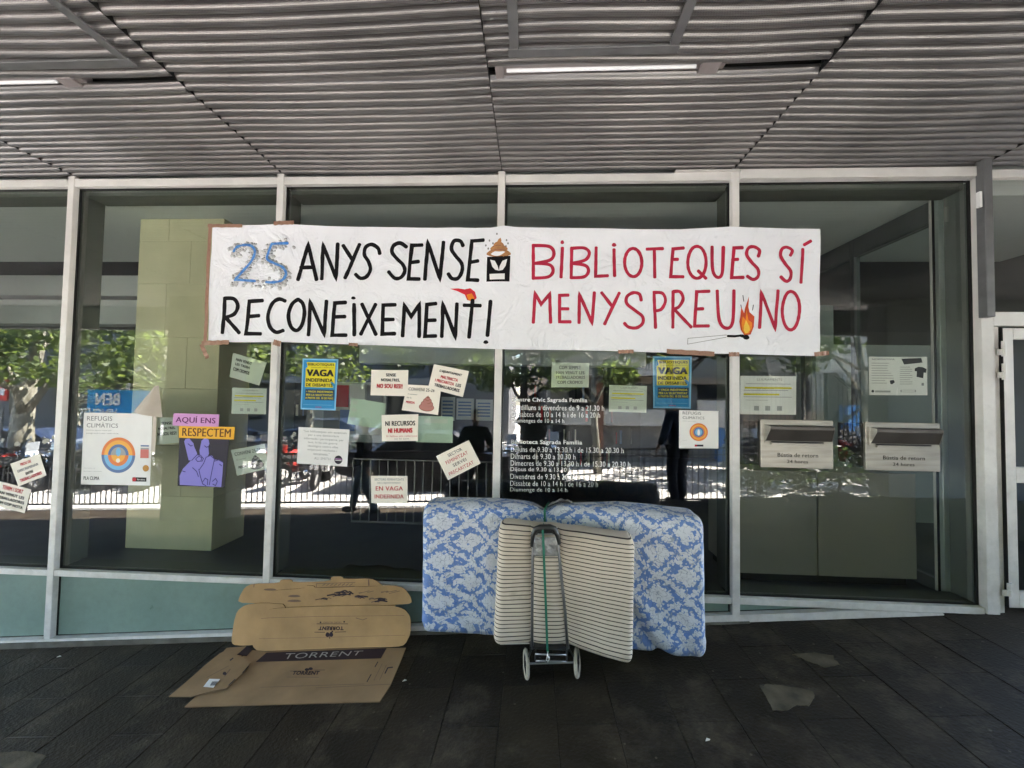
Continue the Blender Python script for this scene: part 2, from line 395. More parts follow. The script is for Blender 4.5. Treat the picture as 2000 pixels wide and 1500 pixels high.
def corrugated(x0, x1, y0, y1, z, sagx, tiltx, sag_edge, ph, sd, sagy=0):
    """sheet from y0 (near the glass) out to y1; sag_edge lifts or drops the y1 edge"""
    mb = MB(); nx = 14; seg = 14; rows = int((y0-y1)/PITCH); n = rows*seg; vv = []; uv = []; ff = []
    arc = 0; prev = None
    for j in range(n+1):
        tt = j/n; ph_ = (j % seg)/seg; y = y0+(y1-y0)*tt
        g_ = (j/seg) % 1; s_ = math.sin(math.pi*min(1, g_/.82)) if g_ < .82 else 0; prof = -AMP*(max(s_, 0)**.55)+(.022 if g_ >= .82 else 0)
        if prev is not None: arc += math.hypot(PITCH/seg, prof-prev)
        prev = prof
        for i in range(nx+1):
            a = i/nx
            zz = z+prof-sagx*math.sin(math.pi*a)*(.35+.65*tt)+tiltx*(a-.5)+sag_edge*tt**2+sagy*math.sin(math.pi*tt)+.0035*noise.noise(Vector((a*3+sd, y*1.3, sd)))
            yy = y+.006*math.sin(a*4+sd)+.012*noise.noise(Vector((a*2.2, y*.9, sd+9)))
            vv.append((x0+(x1-x0)*a, yy, zz)); uv.append(((x1-x0)*a, arc))
    for j in range(n):
        for i in range(nx): k = j*(nx+1)+i; ff.append((k, k+1, k+nx+2, k+nx+1))
    mb.add(vv, ff, corr); mb.uv = uv
    o = mb.build('ceiling_panel', ceiling, smooth=True); return o
bayx = [MX[0]-7*W, MX[0]-6*W, MX[0]-5*W, MX[0]-4*W, MX[0]-3*W, MX[0]-2*W, MX[0]-W, MX[0], MX[1], MX[2], MX[3], XR+.05, XR+.05+W, XR+.05+2*W, XR+.05+3*W, XR+.05+4*W]
LAMP_Y = -.93
for b in range(len(bayx)-1):
    x0, x1 = bayx[b]+.002, bayx[b+1]-.002; sd = b*3.1
    has = bayx[b] in (MX[0], MX[2]) 
    zb = R.uniform(-.004, .004)
    corrugated(x0, x1, .0, LAMP_Y-.02, CEIL+zb, .006 if not has else .012, R.uniform(-.004, .004), .0 if not has else -.012, R.random(), sd)
    corrugated(x0, x1, LAMP_Y-(.06 if has else .022), -3.0, CEIL+.004-zb+(.006 if has else 0), .012, R.uniform(-.006, .006), -.004, R.random(), sd+1)
    corrugated(x0, x1, -3.02, -4.75, CEIL, .01, R.uniform(-.004, .004), .0, R.random(), sd+2)
    # cover strip in the joint between two sheets
    q = MB(); q.box((bayx[b]-.002, -4.75, CEIL-.026), (bayx[b]+.002, -.0, CEIL+.0), dark_void); q.build('joint_strip', ceiling)
q = MB(); q.box((-16.2, -4.8, CEIL+.06), (10.5, .02, CEIL+.09), dark_void); q.build('void_lining', ceiling)
# hanging steel hatch frames
def steel_bar(p, q, w_=.045, h_=.012):
    m_ = MB(); m_.bar(p, q, w_, h_, grey_steel); return m_.build('hatch_frame', ceiling, bevel=.002)
zc = CEIL-.034
def CP(u, v, z=None): return PP(u, v, Vector((0, 0, zc if z is None else z)), Vector((0, 0, 1)))
a = CP(1005, 103); b = CP(1310, 103); b.y = a.y
steel_bar(a-Vector((.03, 0, 0)), b+Vector((.03, 0, 0)), .05)
steel_bar(Vector((a.x, a.y, zc-.001))+Vector((0, -.026, 0)), Vector((a.x, -2.9, zc-.001))); steel_bar(Vector((b.x, a.y-.026, zc-.001)), Vector((b.x, -2.9, zc-.001)))
c_ = CP(250, 122); steel_bar(c_-Vector((-.03, 0, 0)), Vector((c_.x-1.35, c_.y, zc)), .05)
steel_bar(Vector((c_.x, c_.y-.026, zc-.001)), Vector((c_.x, -2.9, zc-.001))); steel_bar(Vector((c_.x-1.3, c_.y-.026, zc-.001)), Vector((c_.x-1.3, -2.9, zc-.001)))
# canopy roof, edge beam
roof_m = mat('canopy_fascia', (.3, .31, .31), .6, 0, .2, 2)
mb = MB(); mb.box((-16.3, -4.85, CEIL+.1), (10.6, .5, CEIL+.4), roof_m); mb.box((-16.3, -4.95, 2.73), (10.6, -4.8, CEIL+.4), roof_m)
o = mb.build('canopy_roof'); tag(o, kind='structure')
# strip lamps in the slots
lamp_m = mat('lamp_housing', (.3, .26, .26), .4, 0, .2, 10)
tube_m = bpy.data.materials.new('lamp_tube_glow'); tube_m.use_nodes = True
b_ = tube_m.node_tree.nodes['Principled BSDF']; b_.inputs['Base Color'].default_value = (.6, .6, .61, 1); b_.inputs['Emission Color'].default_value = (1, .98, .97, 1); b_.inputs['Emission Strength'].default_value = .009; b_.inputs['Roughness'].default_value = .2  # tube given a faint emission of its own
def strip_lamp(x0, x1, y, z, label):
    e = empty('strip_lamp', ((x0+x1)/2, y, z), label, 'ceiling lamp', 'strip lamps in the canopy ceiling')
    q = MB(); q.box((x0, y-.045, z), (x1, y+.045, z+.05), lamp_m); q.build('housing', e, bevel=.004)
    q = MB(); q.tube([(x0+.04, y-.012, z-.006), (x1-.15, y-.012, z-.006)], .009, tube_m, 12); q.build('lamp_tube', e, smooth=True)
    q = MB(); q.box((x1-.13, y-.05, z-.016), (x1-.03, y+.05, z-.001), lamp_m); q.build('end_cap', e, bevel=.004)
    q = MB(); q.box((x0-.02, y-.055, z-.012), (x0+.025, y+.05, z-.001), lamp_m); q.build('end_cap', e, bevel=.004)
l0 = CP(968, 143, 3.2); l1 = CP(1412, 137, 3.2)
strip_lamp(l0.x+.02, l1.x, LAMP_Y-.035, 3.205, 'strip lamp in the ceiling slot above the middle of the banner')
l2 = CP(178, 170, 3.2); strip_lamp(l2.x-1.3, l2.x, LAMP_Y-.035, 3.205, 'strip lamp in the ceiling slot at the left edge')

# ---- the glazed shop front
front = empty('glass_facade', (0, 0, 0), 'long glazed shop front with pale aluminium mullions and green lower panels', 'glass facade')
ZT = EYE.z+1.627; ZB0, ZB1 = EYE.z-1.4365, EYE.z-1.3905           # beam underside, lower transom
def fb(name, a, b, m=white_al, bevel=.003):
    q = MB(); q.box(a, b, m); return q.build(name, front, bevel=bevel)
allm = [MX[0]-3*W, MX[0]-2*W, MX[0]-W]+MX
def basez(x): return GA+GB*x+.005          # underside of the base profile
hw = .0265
for x in allm:
    fb('mullion', (x-hw, -.045, basez(x)+.03), (x+hw, -.0, ZT+.085))
    fb('gasket', (x-hw-.008, 0, basez(x)+.05), (x+hw+.008, .012, ZT), gasket, 0)
    fb('inner_mullion', (x-hw-.004, .034, ZB1+.01), (x+hw+.004, .2, ZT-.01), inner_al, .004)
ends = allm+[XR]
for i in range(len(ends)-1):
    x0, x1 = ends[i]+hw, ends[i+1]-hw
    if i == len(ends)-2: x1 = ends[i+1]
    y_ = -.042
    fb('top_beam', (x0+.001, y_ if i < 6 else -.07, ZT-.001), (x1-.001, 0, ZT+.06))
    fb('transom', (x0+.001, y_, ZB0), (x1-.001, 0, ZB1))
    fb('gasket', (x0, 0.0, ZB1), (x1, .012, ZB1+.009), gasket, 0)
    fb('gasket', (x0, 0.0, ZT-.01), (x1, .012, ZT-.0012), gasket, 0)
    fb('inner_transom', (x0+.01, .034, ZB1-.04), (x1-.01, .19, ZB1+.006), inner_al)
    fb('inner_beam', (x0+.01, .034, ZT-.045), (x1-.01, .21, ZT+.05), inner_al)
    # window pane: a real slab of glass
    q = MB(); q.add([(x0, .012, ZB1), (x1, .012, ZB1), (x1, .012, ZT), (x0, .012, ZT)], [(0, 1, 2, 3)], window_glass)
    q.add([(x0, .022, ZB1), (x1, .022, ZB1), (x1, .022, ZT), (x0, .022, ZT)], [(3, 2, 1, 0)], pane_back)
    q.build('pane', front)
    # frosted panel and base profile that follows the slope
    zb0, zb1 = basez(x0), basez(x1)
    if i < len(ends)-2 or True:
        top = ZB0
        def bz(x): return basez(x)+.052
        xe = x1
        if bz(x1) > top: xe = x0+(x1-x0)*(top-bz(x0))/(bz(x1)-bz(x0))
        q = MB(); q.slab([(x0, .004, bz(x0)-.004), (xe, .004, bz(xe)-.004), (xe, .004, top), (x0, .004, top)], (0, .01, 0), spandrel); q.build('green_panel', front)
        q = MB(); q.slab([(x0, .001, bz(x0)-.004), (x0+.01, .001, bz(x0)-.004), (x0+.01, .001, top), (x0, .001, top)], (0, .002, 0), gasket); q.build('gasket', front)
        q = MB(); q.slab([(x0, .0008, bz(x0)), (xe, .0008, bz(xe)), (xe, .0008, bz(xe)+.006), (x0, .0008, bz(x0)+.006)], (0, .002, 0), gasket); q.build('gasket', front)
q = MB(); xa, xb = allm[0], XR+.02
for i in range(len(ends)-1):
    x0, x1 = ends[i], ends[i+1]
    def tz(x): return min(basez(x)+.052, ZB0-.0015)
    n = 6; 
    for k in range(n):
        a0 = x0+(x1-x0)*k/n; a1 = x0+(x1-x0)*(k+1)/n
        if tz(a0)-basez(a0) < .004: continue
        # front face set just behind the mullion face
        pass
    q = MB(); xs_ = [x0+(x1-x0)*k/12 for k in range(13)]
    lo = [(x, -.05, basez(x)) for x in xs_ if tz(x)-basez(x) > .001]; hi = [(x, -.05, tz(x)) for x in xs_ if tz(x)-basez(x) > .001]
    q.slab(lo+hi[::-1], (0, .0498, 0), white_al); q.build('base_profile', front)
# right frame post with bay 4 inner reveal
zb = basez(XR)
fb('end_post', (XR+.0005, -.055, zb-.0), (XR+.085, 0.03, ZT+.06))
fb('gasket', (XR-.018, 0, ZB1), (XR, .012, ZT), gasket, 0)
fb('joint_cover', (1.02, -.072, ZT+.06), (XR+.08, -.0, ZT+.066))
reveal = mat('grey_green_reveal', (.19, .21, .195), .5, 0, .12, 3)
fb('reveal_panel', (XR+.002, .034, ZB1), (XR+.03, .20, ZT), reveal)
fb('reveal_post', (XR-.035, .201, ZB1-.02), (XR+.02, .235, ZT), mat('satin_aluminium', (.45, .5, .48), .3, .5))
fb('reveal_gasket', (XR-.038, .236, ZB1-.02), (XR+.02, .25, ZT), gasket, 0)
fb('reveal_post', (XR-.045, .251, ZB1-.02), (XR+.02, .27, ZT), white_al)

# ---- door bay on the right
door = empty('glass_door', (XR+.2, 0, 0), 'pale framed glass door with barrel hinges at the right edge', 'door')
def db(name, a, b, m=white_al, bevel=.003):
    q = MB(); q.box(a, b, m); return q.build(name, door, bevel=bevel)
zt = P(1985, 640).z; zt2 = P(1985, 612).z
xd = P(1946, 800).x; xg = P(1957, 800).x; DX1 = xd+1.05
fb('door_head', (XR+.087, -.05, zt+.004), (DX1+.9, 0, zt2)); fb('top_beam', (XR+.087, -.042, ZT), (DX1+.9, 0, ZT+.06))
q = MB(); q.add([(XR+.087, .012, zt2), (DX1+.9, .012, zt2), (DX1+.9, .012, ZT), (XR+.087, .012, ZT)], [(0, 1, 2, 3)], window_glass); q.build('fanlight_pane', front)
fb('gasket', (XR+.087, 0, zt2), (XR+.095, .012, ZT), gasket, 0)
fb('door_jamb', (XR+.087, -.03, zb-.0), (xd-.004, -.001, zt))
zm0, zm1 = P(1985, 941).z, P(1985, 911).z; zl0, zl1 = P(1985, 1181).z, P(1985, 1152).z; zu = P(1985, 664).z
dxm = DX1
db('stile', (xd, -.05, zl0), (xd+.07, 0, zt-.012)); db('stile', (dxm-.08, -.05, zl0), (dxm, 0, zt-.012))
db('top_rail', (xd+.071, -.048, zu), (dxm-.081, 0, zt-.012)); db('middle_rail', (xd+.071, -.048, zm0), (dxm-.081, 0, zm1)); db('bottom_rail', (xd+.071, -.048, zl0), (dxm-.081, 0, zl1))
for z0_, z1_ in ((zl1, zm0), (zm1, zu)):
    q = MB(); q.add([(xd+.07, -.02, z0_), (dxm-.08, -.02, z0_), (dxm-.08, -.02, z1_), (xd+.07, -.02, z1_)], [(0, 1, 2, 3)], window_glass); q.build('pane', door)
for v0, v1 in ((665, 700), (708, 745), (1128, 1158)):
    z0_, z1_ = P(1930, v1).z, P(1930, v0).z; xh = xd-.008
    h_ = MB(); zc_ = (z0_+z1_)/2
    h_.lathe((xh, -.062, 0), (0, 0, 1), [(.001, z1_-.012), (.012, z1_-.012), (.0125, zc_+.004), (.0125, zc_+.003), (.001, zc_+.003)], white_al, 14)
    h_.lathe((xh, -.062, 0), (0, 0, 1), [(.001, zc_), (.0125, zc_), (.0125, z0_+.01), (.001, z0_+.01)], white_al, 14)
    h_.box((xh-.034, -.06, zc_-.045), (xh-.004, -.05, zc_-.005), white_al); h_.box((xh+.004, -.06, zc_+.005), (xh+.03, -.05, zc_+.04), white_al)
    h_.build('hinge', door)
q = MB(); q.box((xd-.0035, -.052, zl0), (xd-.0005, -.02, zt-.01), gasket); q.build('gasket', door)
q = MB(); q.bar((xd+.95, -.09, 1.25), (xd+.95, -.09, .85), .02, .02, grey_steel, (1, 0, 0)); q.build('pull_handle', door)
# grey shutter guide hanging beside the door
q = MB(); t0 = P(1921, 338, -.09); t1 = P(1928, 620, -.09)
q.box((t0.x-.025, -.12, t1.z), (t0.x+.03, -.058, CEIL-.02), grey_steel); o = q.build('shutter_guide', bevel=.004); tag(o, 'grey steel shutter guide hanging from the ceiling beside the door', 'metal guide')
k_ = P(1913, 392, -.1); q = MB(); q.box((k_.x-.012, -.115, k_.z-.05), (k_.x+.004, -.09, k_.z+.06), paper); q.build('label_plate', o)

# ================================================================== INTERIOR
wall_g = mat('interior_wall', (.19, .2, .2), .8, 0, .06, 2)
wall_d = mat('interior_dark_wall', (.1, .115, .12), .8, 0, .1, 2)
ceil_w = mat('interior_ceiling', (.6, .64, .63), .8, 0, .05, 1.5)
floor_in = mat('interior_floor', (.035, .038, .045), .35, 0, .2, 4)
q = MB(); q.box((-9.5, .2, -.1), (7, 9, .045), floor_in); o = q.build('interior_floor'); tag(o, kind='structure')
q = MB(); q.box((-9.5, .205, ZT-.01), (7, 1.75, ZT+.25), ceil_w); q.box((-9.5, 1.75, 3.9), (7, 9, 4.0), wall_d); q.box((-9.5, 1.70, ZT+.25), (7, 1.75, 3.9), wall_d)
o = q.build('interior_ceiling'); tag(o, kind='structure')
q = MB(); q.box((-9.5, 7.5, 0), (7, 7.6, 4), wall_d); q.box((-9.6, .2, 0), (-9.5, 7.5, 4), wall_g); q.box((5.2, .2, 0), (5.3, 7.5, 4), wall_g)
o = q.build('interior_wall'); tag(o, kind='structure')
# bulkheads
def inr(u0, v0, u1, v1, y, dy, m, name, label, cat, kind=None):
    a, b = P(u0, v0, y), P(u1, v1, y); q = MB(); q.box((a.x, y, b.z), (b.x, y+dy, a.z), m); o = q.build(name, bevel=.004)
    if kind: tag(o, kind=kind)
    else: tag(o, label, cat)
    return o
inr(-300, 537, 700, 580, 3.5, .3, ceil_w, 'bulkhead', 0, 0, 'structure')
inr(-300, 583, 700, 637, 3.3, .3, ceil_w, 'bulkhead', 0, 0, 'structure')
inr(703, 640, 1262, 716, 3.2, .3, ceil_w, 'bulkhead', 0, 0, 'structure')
# painted block column
col_m = mat('olive_painted_blocks', (.66, .63, .43), .65, 0, .18, 2.5, .12, 30)
cp = [P(243, 1082, .53), P(412, 1082, .53)]
colo = empty('column', ((cp[0].x+cp[1].x)/2, .75, .045), 'square olive green painted block column standing just behind the glass', 'column')
xx0, xx1 = cp[0].x, cp[1].x; zz = .046; k = 0
heights = [.48, .46, .52, .47, .5, .4, .3]
while zz < ZT-.02:
    h = min(heights[k % 7], ZT-.012-zz)
    for a0, a1 in ([(0, 1)] if k == 0 else ([(0, .62), (.62, 1)] if k % 2 else [(0, .35), (.35, 1)])):
        q = MB(); j = R.uniform(-.0015, .0015)
        q.box((xx0+(xx1-xx0)*a0+.0004, .53+j*.5, zz+.0005), (xx0+(xx1-xx0)*a1-.0004, .95, zz+h-.0005), col_m); q.build('block', colo, bevel=.003)
    zz += h; k += 1
# low cabinet behind the return boxes
cab_m = mat('cabinet_laminate', (.26, .245, .205), .35, 0, .08, 2, .02, 50)
ca, cb_ = P(1436, 1137, .3), P(1792, 1147, .3); cz = .93
cab = empty('cabinet', ((ca.x+cb_.x)/2, .45, .046), 'low grey green cabinet behind the glass under the two return boxes', 'cabinet')
cm_ = P(1598, 1100, .3).x
q = MB(); q.box((ca.x, .325, .12), (cb_.x, .8, cz-.03), cab_m); q.build('carcass', cab)
q = MB(); q.box((ca.x, .302, .12), (cm_-.006, .322, cz), cab_m); q.build('cabinet_door', cab, bevel=.002)
q = MB(); q.box((cm_+.006, .302, .12), (cb_.x, .322, cz), cab_m); q.build('cabinet_door', cab, bevel=.002)
q = MB(); q.box((ca.x+.03, .36, .046), (cb_.x-.03, .78, .12), gasket); q.build('plinth', cab)
# vestibule partition running back from the end post
part = empty('glass_partition', (XR, 1, .045), 'dark framed glass partition running back from the right end post', 'partition')
pm = mat('dark_grey_frame', (.11, .12, .12), .45)
for y0_, y1_ in ((1.05, 1.10), (1.95, 2.0), (3.4, 3.46)):
    q = MB(); q.box((XR-.03, y0_, .046), (XR+.03, y1_, ZT-.02), pm); q.build('post', part, bevel=.003)
for y0_, y1_ in ((.272, 1.049), (1.101, 1.699)):
    q = MB(); q.box((XR-.03, y0_, ZT-.2), (XR+.03, y1_, ZT-.02), pm); q.build('head_rail', part, bevel=.003)
    q = MB(); q.box((XR-.03, y0_, .046), (XR+.03, y1_, .14), pm); q.build('sill_rail', part, bevel=.003)
    q = MB(); q.box((XR-.004, y0_, .14), (XR+.004, y1_, ZT-.2), glass('partition_glass', (.86, .9, .88), .03)); q.build('pane', part)
q = MB(); q.box((XR-.02, 2.001, .046), (XR+.02, 3.399, 2.2), wall_g); q.build('low_wall', part)
q = MB(); q.box((XR+.3, 2.2, .046), (5.2, 2.3, 2.2), ceil_w); o = q.build('lobby_wall'); tag(o, kind='structure')
q = MB(); a = P(1682, 455, 1.8); q.box((XR+.1, 1.8, 1.2), (XR+.3, 1.9, 2.6), ceil_w); o = q.build('lobby_pier'); tag(o, kind='structure')
# room details seen through the middle bay
board_m = mat('notice_board', (.42, .44, .43), .8, 0, .1, 5)
nb = empty('notice_board', (P(700, 800, 2).x, 2, .9), 'grey notice board with small bills seen deep behind the glass', 'notice board')
a, b = P(612, 745, 2.0), P(752, 865, 2.0); q = MB(); q.box((a.x, 2.0, b.z), (b.x, 2.04, a.z), board_m); q.build('board', nb)
for u0, v0, u1, v1, m in ((617, 752, 648, 798, brown), (652, 752, 680, 795, ink_red), (683, 750, 712, 790, paper), (716, 752, 748, 798, ink_grey), (632, 802, 662, 838, ink_grey), (664, 800, 692, 842, slateblue), (696, 805, 745, 850, paper)):
    a, b = P(u0, v0, 1.99), P(u1, v1, 1.99); q = MB(); q.box((a.x, 1.992, b.z), (b.x, 1.998, a.z), m); q.build('bill', nb)
nb2 = empty('notice_board', (P(910, 800, 2.4).x, 2.4, .9), 'white notices with blue lines pinned side by side behind the glass', 'notice board')
for u0, v0, u1, v1 in ((862, 775, 888, 822), (892, 778, 925, 820), (930, 780, 962, 822)):
    a, b = P(u0, v0, 2.4), P(u1, v1, 2.4); s = Sheet([(a.x, 2.4, a.z), (b.x, 2.4, a.z), (b.x, 2.4, b.z), (a.x, 2.4, b.z)]); s.base(mat('notice_paper', (.5, .55, .58), .7))
    for j in range(5): s.rect(.1, .15+j*.15, .85, .22+j*.15, slateblue)
    s.mb.build('notice', nb2)
# white radiator bars behind the glass
rl = empty('indoor_railing', (P(830, 950, 1.2).x, 1.2, .045), 'thin pale metal railing standing inside behind the middle pane', 'railing')
rail_m = mat('railing_pale_metal', (.2, .2, .2), .4, .3)
a, b = P(690, 896, 1.2), P(968, 900, 1.2)
q = MB(); q.bar((a.x, 1.2, a.z), (b.x, 1.2, a.z), .015, .015, rail_m); q.build('top_rail', rl)
q = MB(); q.bar((a.x, 1.2, .15), (b.x, 1.2, .15), .03, .02, rail_m); q.build('bottom_rail', rl)
n = 17; first = None
for i in range(n):
    x = a.x+(b.x-a.x)*i/(n-1); q = MB(); q.bar((x, 1.2, .16), (x, 1.2, a.z-.01), .012, .012, rail_m, (0, 1, 0)); q.build('baluster', rl)
# dark bookcases along the back
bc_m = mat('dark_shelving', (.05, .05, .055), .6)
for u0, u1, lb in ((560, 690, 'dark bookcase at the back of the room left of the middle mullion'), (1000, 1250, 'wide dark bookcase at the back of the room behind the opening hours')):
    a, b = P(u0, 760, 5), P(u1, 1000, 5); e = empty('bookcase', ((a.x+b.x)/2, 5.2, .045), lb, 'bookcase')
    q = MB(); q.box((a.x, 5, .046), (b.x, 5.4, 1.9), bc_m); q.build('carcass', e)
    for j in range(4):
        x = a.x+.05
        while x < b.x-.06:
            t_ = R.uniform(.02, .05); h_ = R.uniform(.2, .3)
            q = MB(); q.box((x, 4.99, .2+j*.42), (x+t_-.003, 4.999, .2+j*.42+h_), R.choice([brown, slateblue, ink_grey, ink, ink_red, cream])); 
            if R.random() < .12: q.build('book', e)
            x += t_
# ================================================================== BANNER
ban_m = mat('banner_cloth_paper', (.83, .835, .88), .75, 0, .03, 3, .0); 
n_, l_ = N(ban_m); b_ = n_['Principled BSDF']
t_ = n_.new('ShaderNodeTexNoise'); t_.inputs['Scale'].default_value = 5; t_.inputs['Detail'].default_value = 8; t_.inputs['Distortion'].default_value = 1.2
v_ = n_.new('ShaderNodeTexVoronoi'); v_.feature = 'DISTANCE_TO_EDGE'; v_.inputs['Scale'].default_value = 2.6
g_ = n_.new('ShaderNodeNewGeometry'); l_.new(g_.outputs['Position'], t_.inputs[0])
dm = n_.new('ShaderNodeVectorMath'); dm.operation = 'MULTIPLY_ADD'; l_.new(t_.outputs['Color'], dm.inputs[0]); dm.inputs[1].default_value = (.35, .35, .35); l_.new(g_.outputs['Position'], dm.inputs[2]); l_.new(dm.outputs[0], v_.inputs[0])
cr = mathn(n_, l_, 'MINIMUM', v_.outputs['Distance'], .16); hh = mathn(n_, l_, 'MULTIPLY_ADD', cr, 2.2, t_.outputs[0])
bp = n_.new('ShaderNodeBump'); bp.inputs['Strength'].default_value = .85; bp.inputs['Distance'].default_value = .016; l_.new(hh, bp.inputs['Height']); l_.new(bp.outputs[0], b_.inputs['Normal'])
paint_k = mat('banner_black_paint', (.012, .011, .013), .8, 0, .3, 20, spec=.1); paint_r = mat('banner_red_paint', (.5, .022, .06), .5, 0, .25, 15)
paint_b = mat('banner_blue_paint', (.04, .17, .52), .5, 0, .35, 60, col2=(.12, .3, .62)); foil = mat('crumpled_foil', (.62, .62, .63), .3, .35, .45, 40, .4, 90)
BY = -.056
def bsurf(x, z):
    w_ = .0
    for m_ in MX: w_ = max(w_, math.exp(-((x-m_)/.1)**2))
    n1 = noise.noise(Vector((x*2.2, z*3.1, 1.7)))*.014+noise.noise(Vector((x*5+z*3, z*6-x*2, 4)))*.008
    return BY+(.014+n1)*(1-.75*w_)*.9
def BP(u, v, lift=0):
    p = P(u, v, BY); p.y = bsurf(p.x, p.z)-lift; return p
banner = empty('banner', P(1000, 690, BY), 'long white protest banner taped across the windows with black and red hand lettering', 'banner')
top = [(412, 438), (480, 438), (560, 437), (640, 440), (800, 443), (960, 444), (984, 440), (1010, 443), (1150, 445), (1330, 446), (1425, 442), (1450, 443), (1604, 446)]
bot = [(402, 668), (560, 668), (690, 672.5), (980, 682), (1150, 684), (1330, 689), (1480, 692), (1603, 695)]
def interp(tb, u):
    for (a, b), (c, d) in zip(tb, tb[1:]):
        if u <= c: return b+(d-b)*max(0, (u-a))/(c-a)
    return tb[-1][1]
mb = MB(); nx, ny = 240, 48; vv = []; ff = []
for i in range(nx+1):
    ut = 412+(1604-412)*i/nx; ub = 402+(1603-402)*i/nx
    for j in range(ny+1):
        b = j/ny; u = ut+(ub-ut)*b+(1.2*math.sin(b*7) if i == 0 else 0); v0 = interp(top, ut); v1 = interp(bot, ub)
        vv.append(BP(u, v0+(v1-v0)*b))
for i in range(nx):
    for j in range(ny): k = i*(ny+1)+j; ff.append((k, k+1, k+ny+2, k+ny+1))
q0 = len(vv); vv += [p+Vector((0, .0012, 0)) for p in vv]; ff += [tuple(q0+i for i in f[::-1]) for f in ff]
mb.add(vv, ff, ban_m); mb.build('cloth', banner, smooth=True)
def catmull(pts, n=6):
    out = []
    for i in range(len(pts)-1):
        p0 = pts[max(i-1, 0)]; p1 = pts[i]; p2 = pts[i+1]; p3 = pts[min(i+2, len(pts)-1)]
        for k in range(n):
            t = k/n; out.append(tuple(.5*((2*p1[d])+(-p0[d]+p2[d])*t+(2*p0[d]-5*p1[d]+4*p2[d]-p3[d])*t*t+(-p0[d]+3*p1[d]-3*p2[d]+p3[d])*t**3) for d in (0, 1)))
    return out+[pts[-1]]
class Brush:
    def __init__(s, ox, oy, sc, mapf=None): s.o = (ox, oy, sc); s.k = 0; s.mb = MB(); s.mapf = mapf or BP
    def px(s, p): return s.o[0]+p[0]/s.o[2], s.o[1]+p[1]/s.o[2]
    def stroke(s, pts, w_, m, smooth=False, rag=.1):
        pts = [s.px(p) for p in pts]; w_ = w_/s.o[2]
        if smooth and len(pts) > 2: pts = catmull(pts)
        dense = []
        for a, b in zip(pts, pts[1:]):
            L = math.hypot(b[0]-a[0], b[1]-a[1]); k = max(1, int(L/4))
            for i in range(k): dense.append((a[0]+(b[0]-a[0])*i/k, a[1]+(b[1]-a[1])*i/k))
        dense.append(pts[-1]); s.k += 1
        corners = set() if smooth else set(pts[1:-1])
        # a ribbon with mitred bends
        lf, rt = [], []; n = len(dense); sd = R.random()*99
        for i, p in enumerate(dense):
            a = dense[max(i-1, 0)]; b = dense[min(i+1, n-1)]
            d1 = (p[0]-a[0], p[1]-a[1]); d2 = (b[0]-p[0], b[1]-p[1])
            def nrm(d):
                q = math.hypot(*d); return (d[0]/q, d[1]/q) if q > 1e-9 else None
            d1 = nrm(d1) or nrm(d2); d2 = nrm(d2) or d1; t = (d1[0]+d2[0], d1[1]+d2[1]); t = nrm(t) or d1
            c = max(.45, d1[0]*t[0]+d1[1]*t[1])
            ww = w_/2/c*(1+rag*noise.noise(Vector((i*.35, sd, 0)))*1.6)
            lf.append((p[0]-t[1]*ww, p[1]+t[0]*ww)); rt.append((p[0]+t[1]*ww, p[1]-t[0]*ww))
        def cap(p, q_, sgn):     # rounded end
            a = (p[0]-q_[0], p[1]-q_[1]); L = math.hypot(*a) or 1; a = (a[0]/L, a[1]/L); nn = (-a[1], a[0])
            return [(p[0]+w_/2*(a[0]*math.sin(t)*.7+nn[0]*math.cos(t)), p[1]+w_/2*(a[1]*math.sin(t)*.7+nn[1]*math.cos(t))) for t in [math.pi*k/6 for k in range(7)]]
        L0 = .0020+.00005*(s.k % 12)
        vv = []; ff = []
        for i in range(n): vv += [s.mapf(*lf[i], L0), s.mapf(*rt[i], L0)]
        for i in range(n-1): ff.append((2*i, 2*i+1, 2*i+3, 2*i+2))
        s.mb.add(vv, ff, m)
        for p, q_ in ((dense[0], dense[1]), (dense[-1], dense[-2])):
            c = cap(p, q_, 1); s.mb.add([s.mapf(*x, L0) for x in c], [list(range(len(c)))], m)
    def blob(s, p, r, m, ry=None):
        s.k += 1; x, y = s.px(p); r /= s.o[2]; ry = (ry/s.o[2]) if ry else r
        s.mb.add([s.mapf(x+r*math.cos(t)*(1+.1*math.sin(3*t)), y+ry*math.sin(t), .0022+.00005*(s.k % 12)) for t in [2*math.pi*k/16 for k in range(16)]], [list(range(16))], m)
    def poly(s, pts, m, lift=.0022):
        bm = bmesh.new(); bm.faces.new([bm.verts.new((*s.px(p), 0)) for p in pts]); bmesh.ops.triangulate(bm, faces=bm.faces)
        for _ in range(5):
            ed = [e for e in bm.edges if e.calc_length() > 7]
            if not ed: break
            bmesh.ops.subdivide_edges(bm, edges=ed, cuts=1); bmesh.ops.triangulate(bm, faces=bm.faces)
        bm.verts.index_update(); s.mb.add([s.mapf(v.co.x, v.co.y, lift) for v in bm.verts], [[v.index for v in f.verts] for f in bm.faces], m); bm.free()
bk = Brush(380, 420, 3.226); K = paint_k; Wd = 24
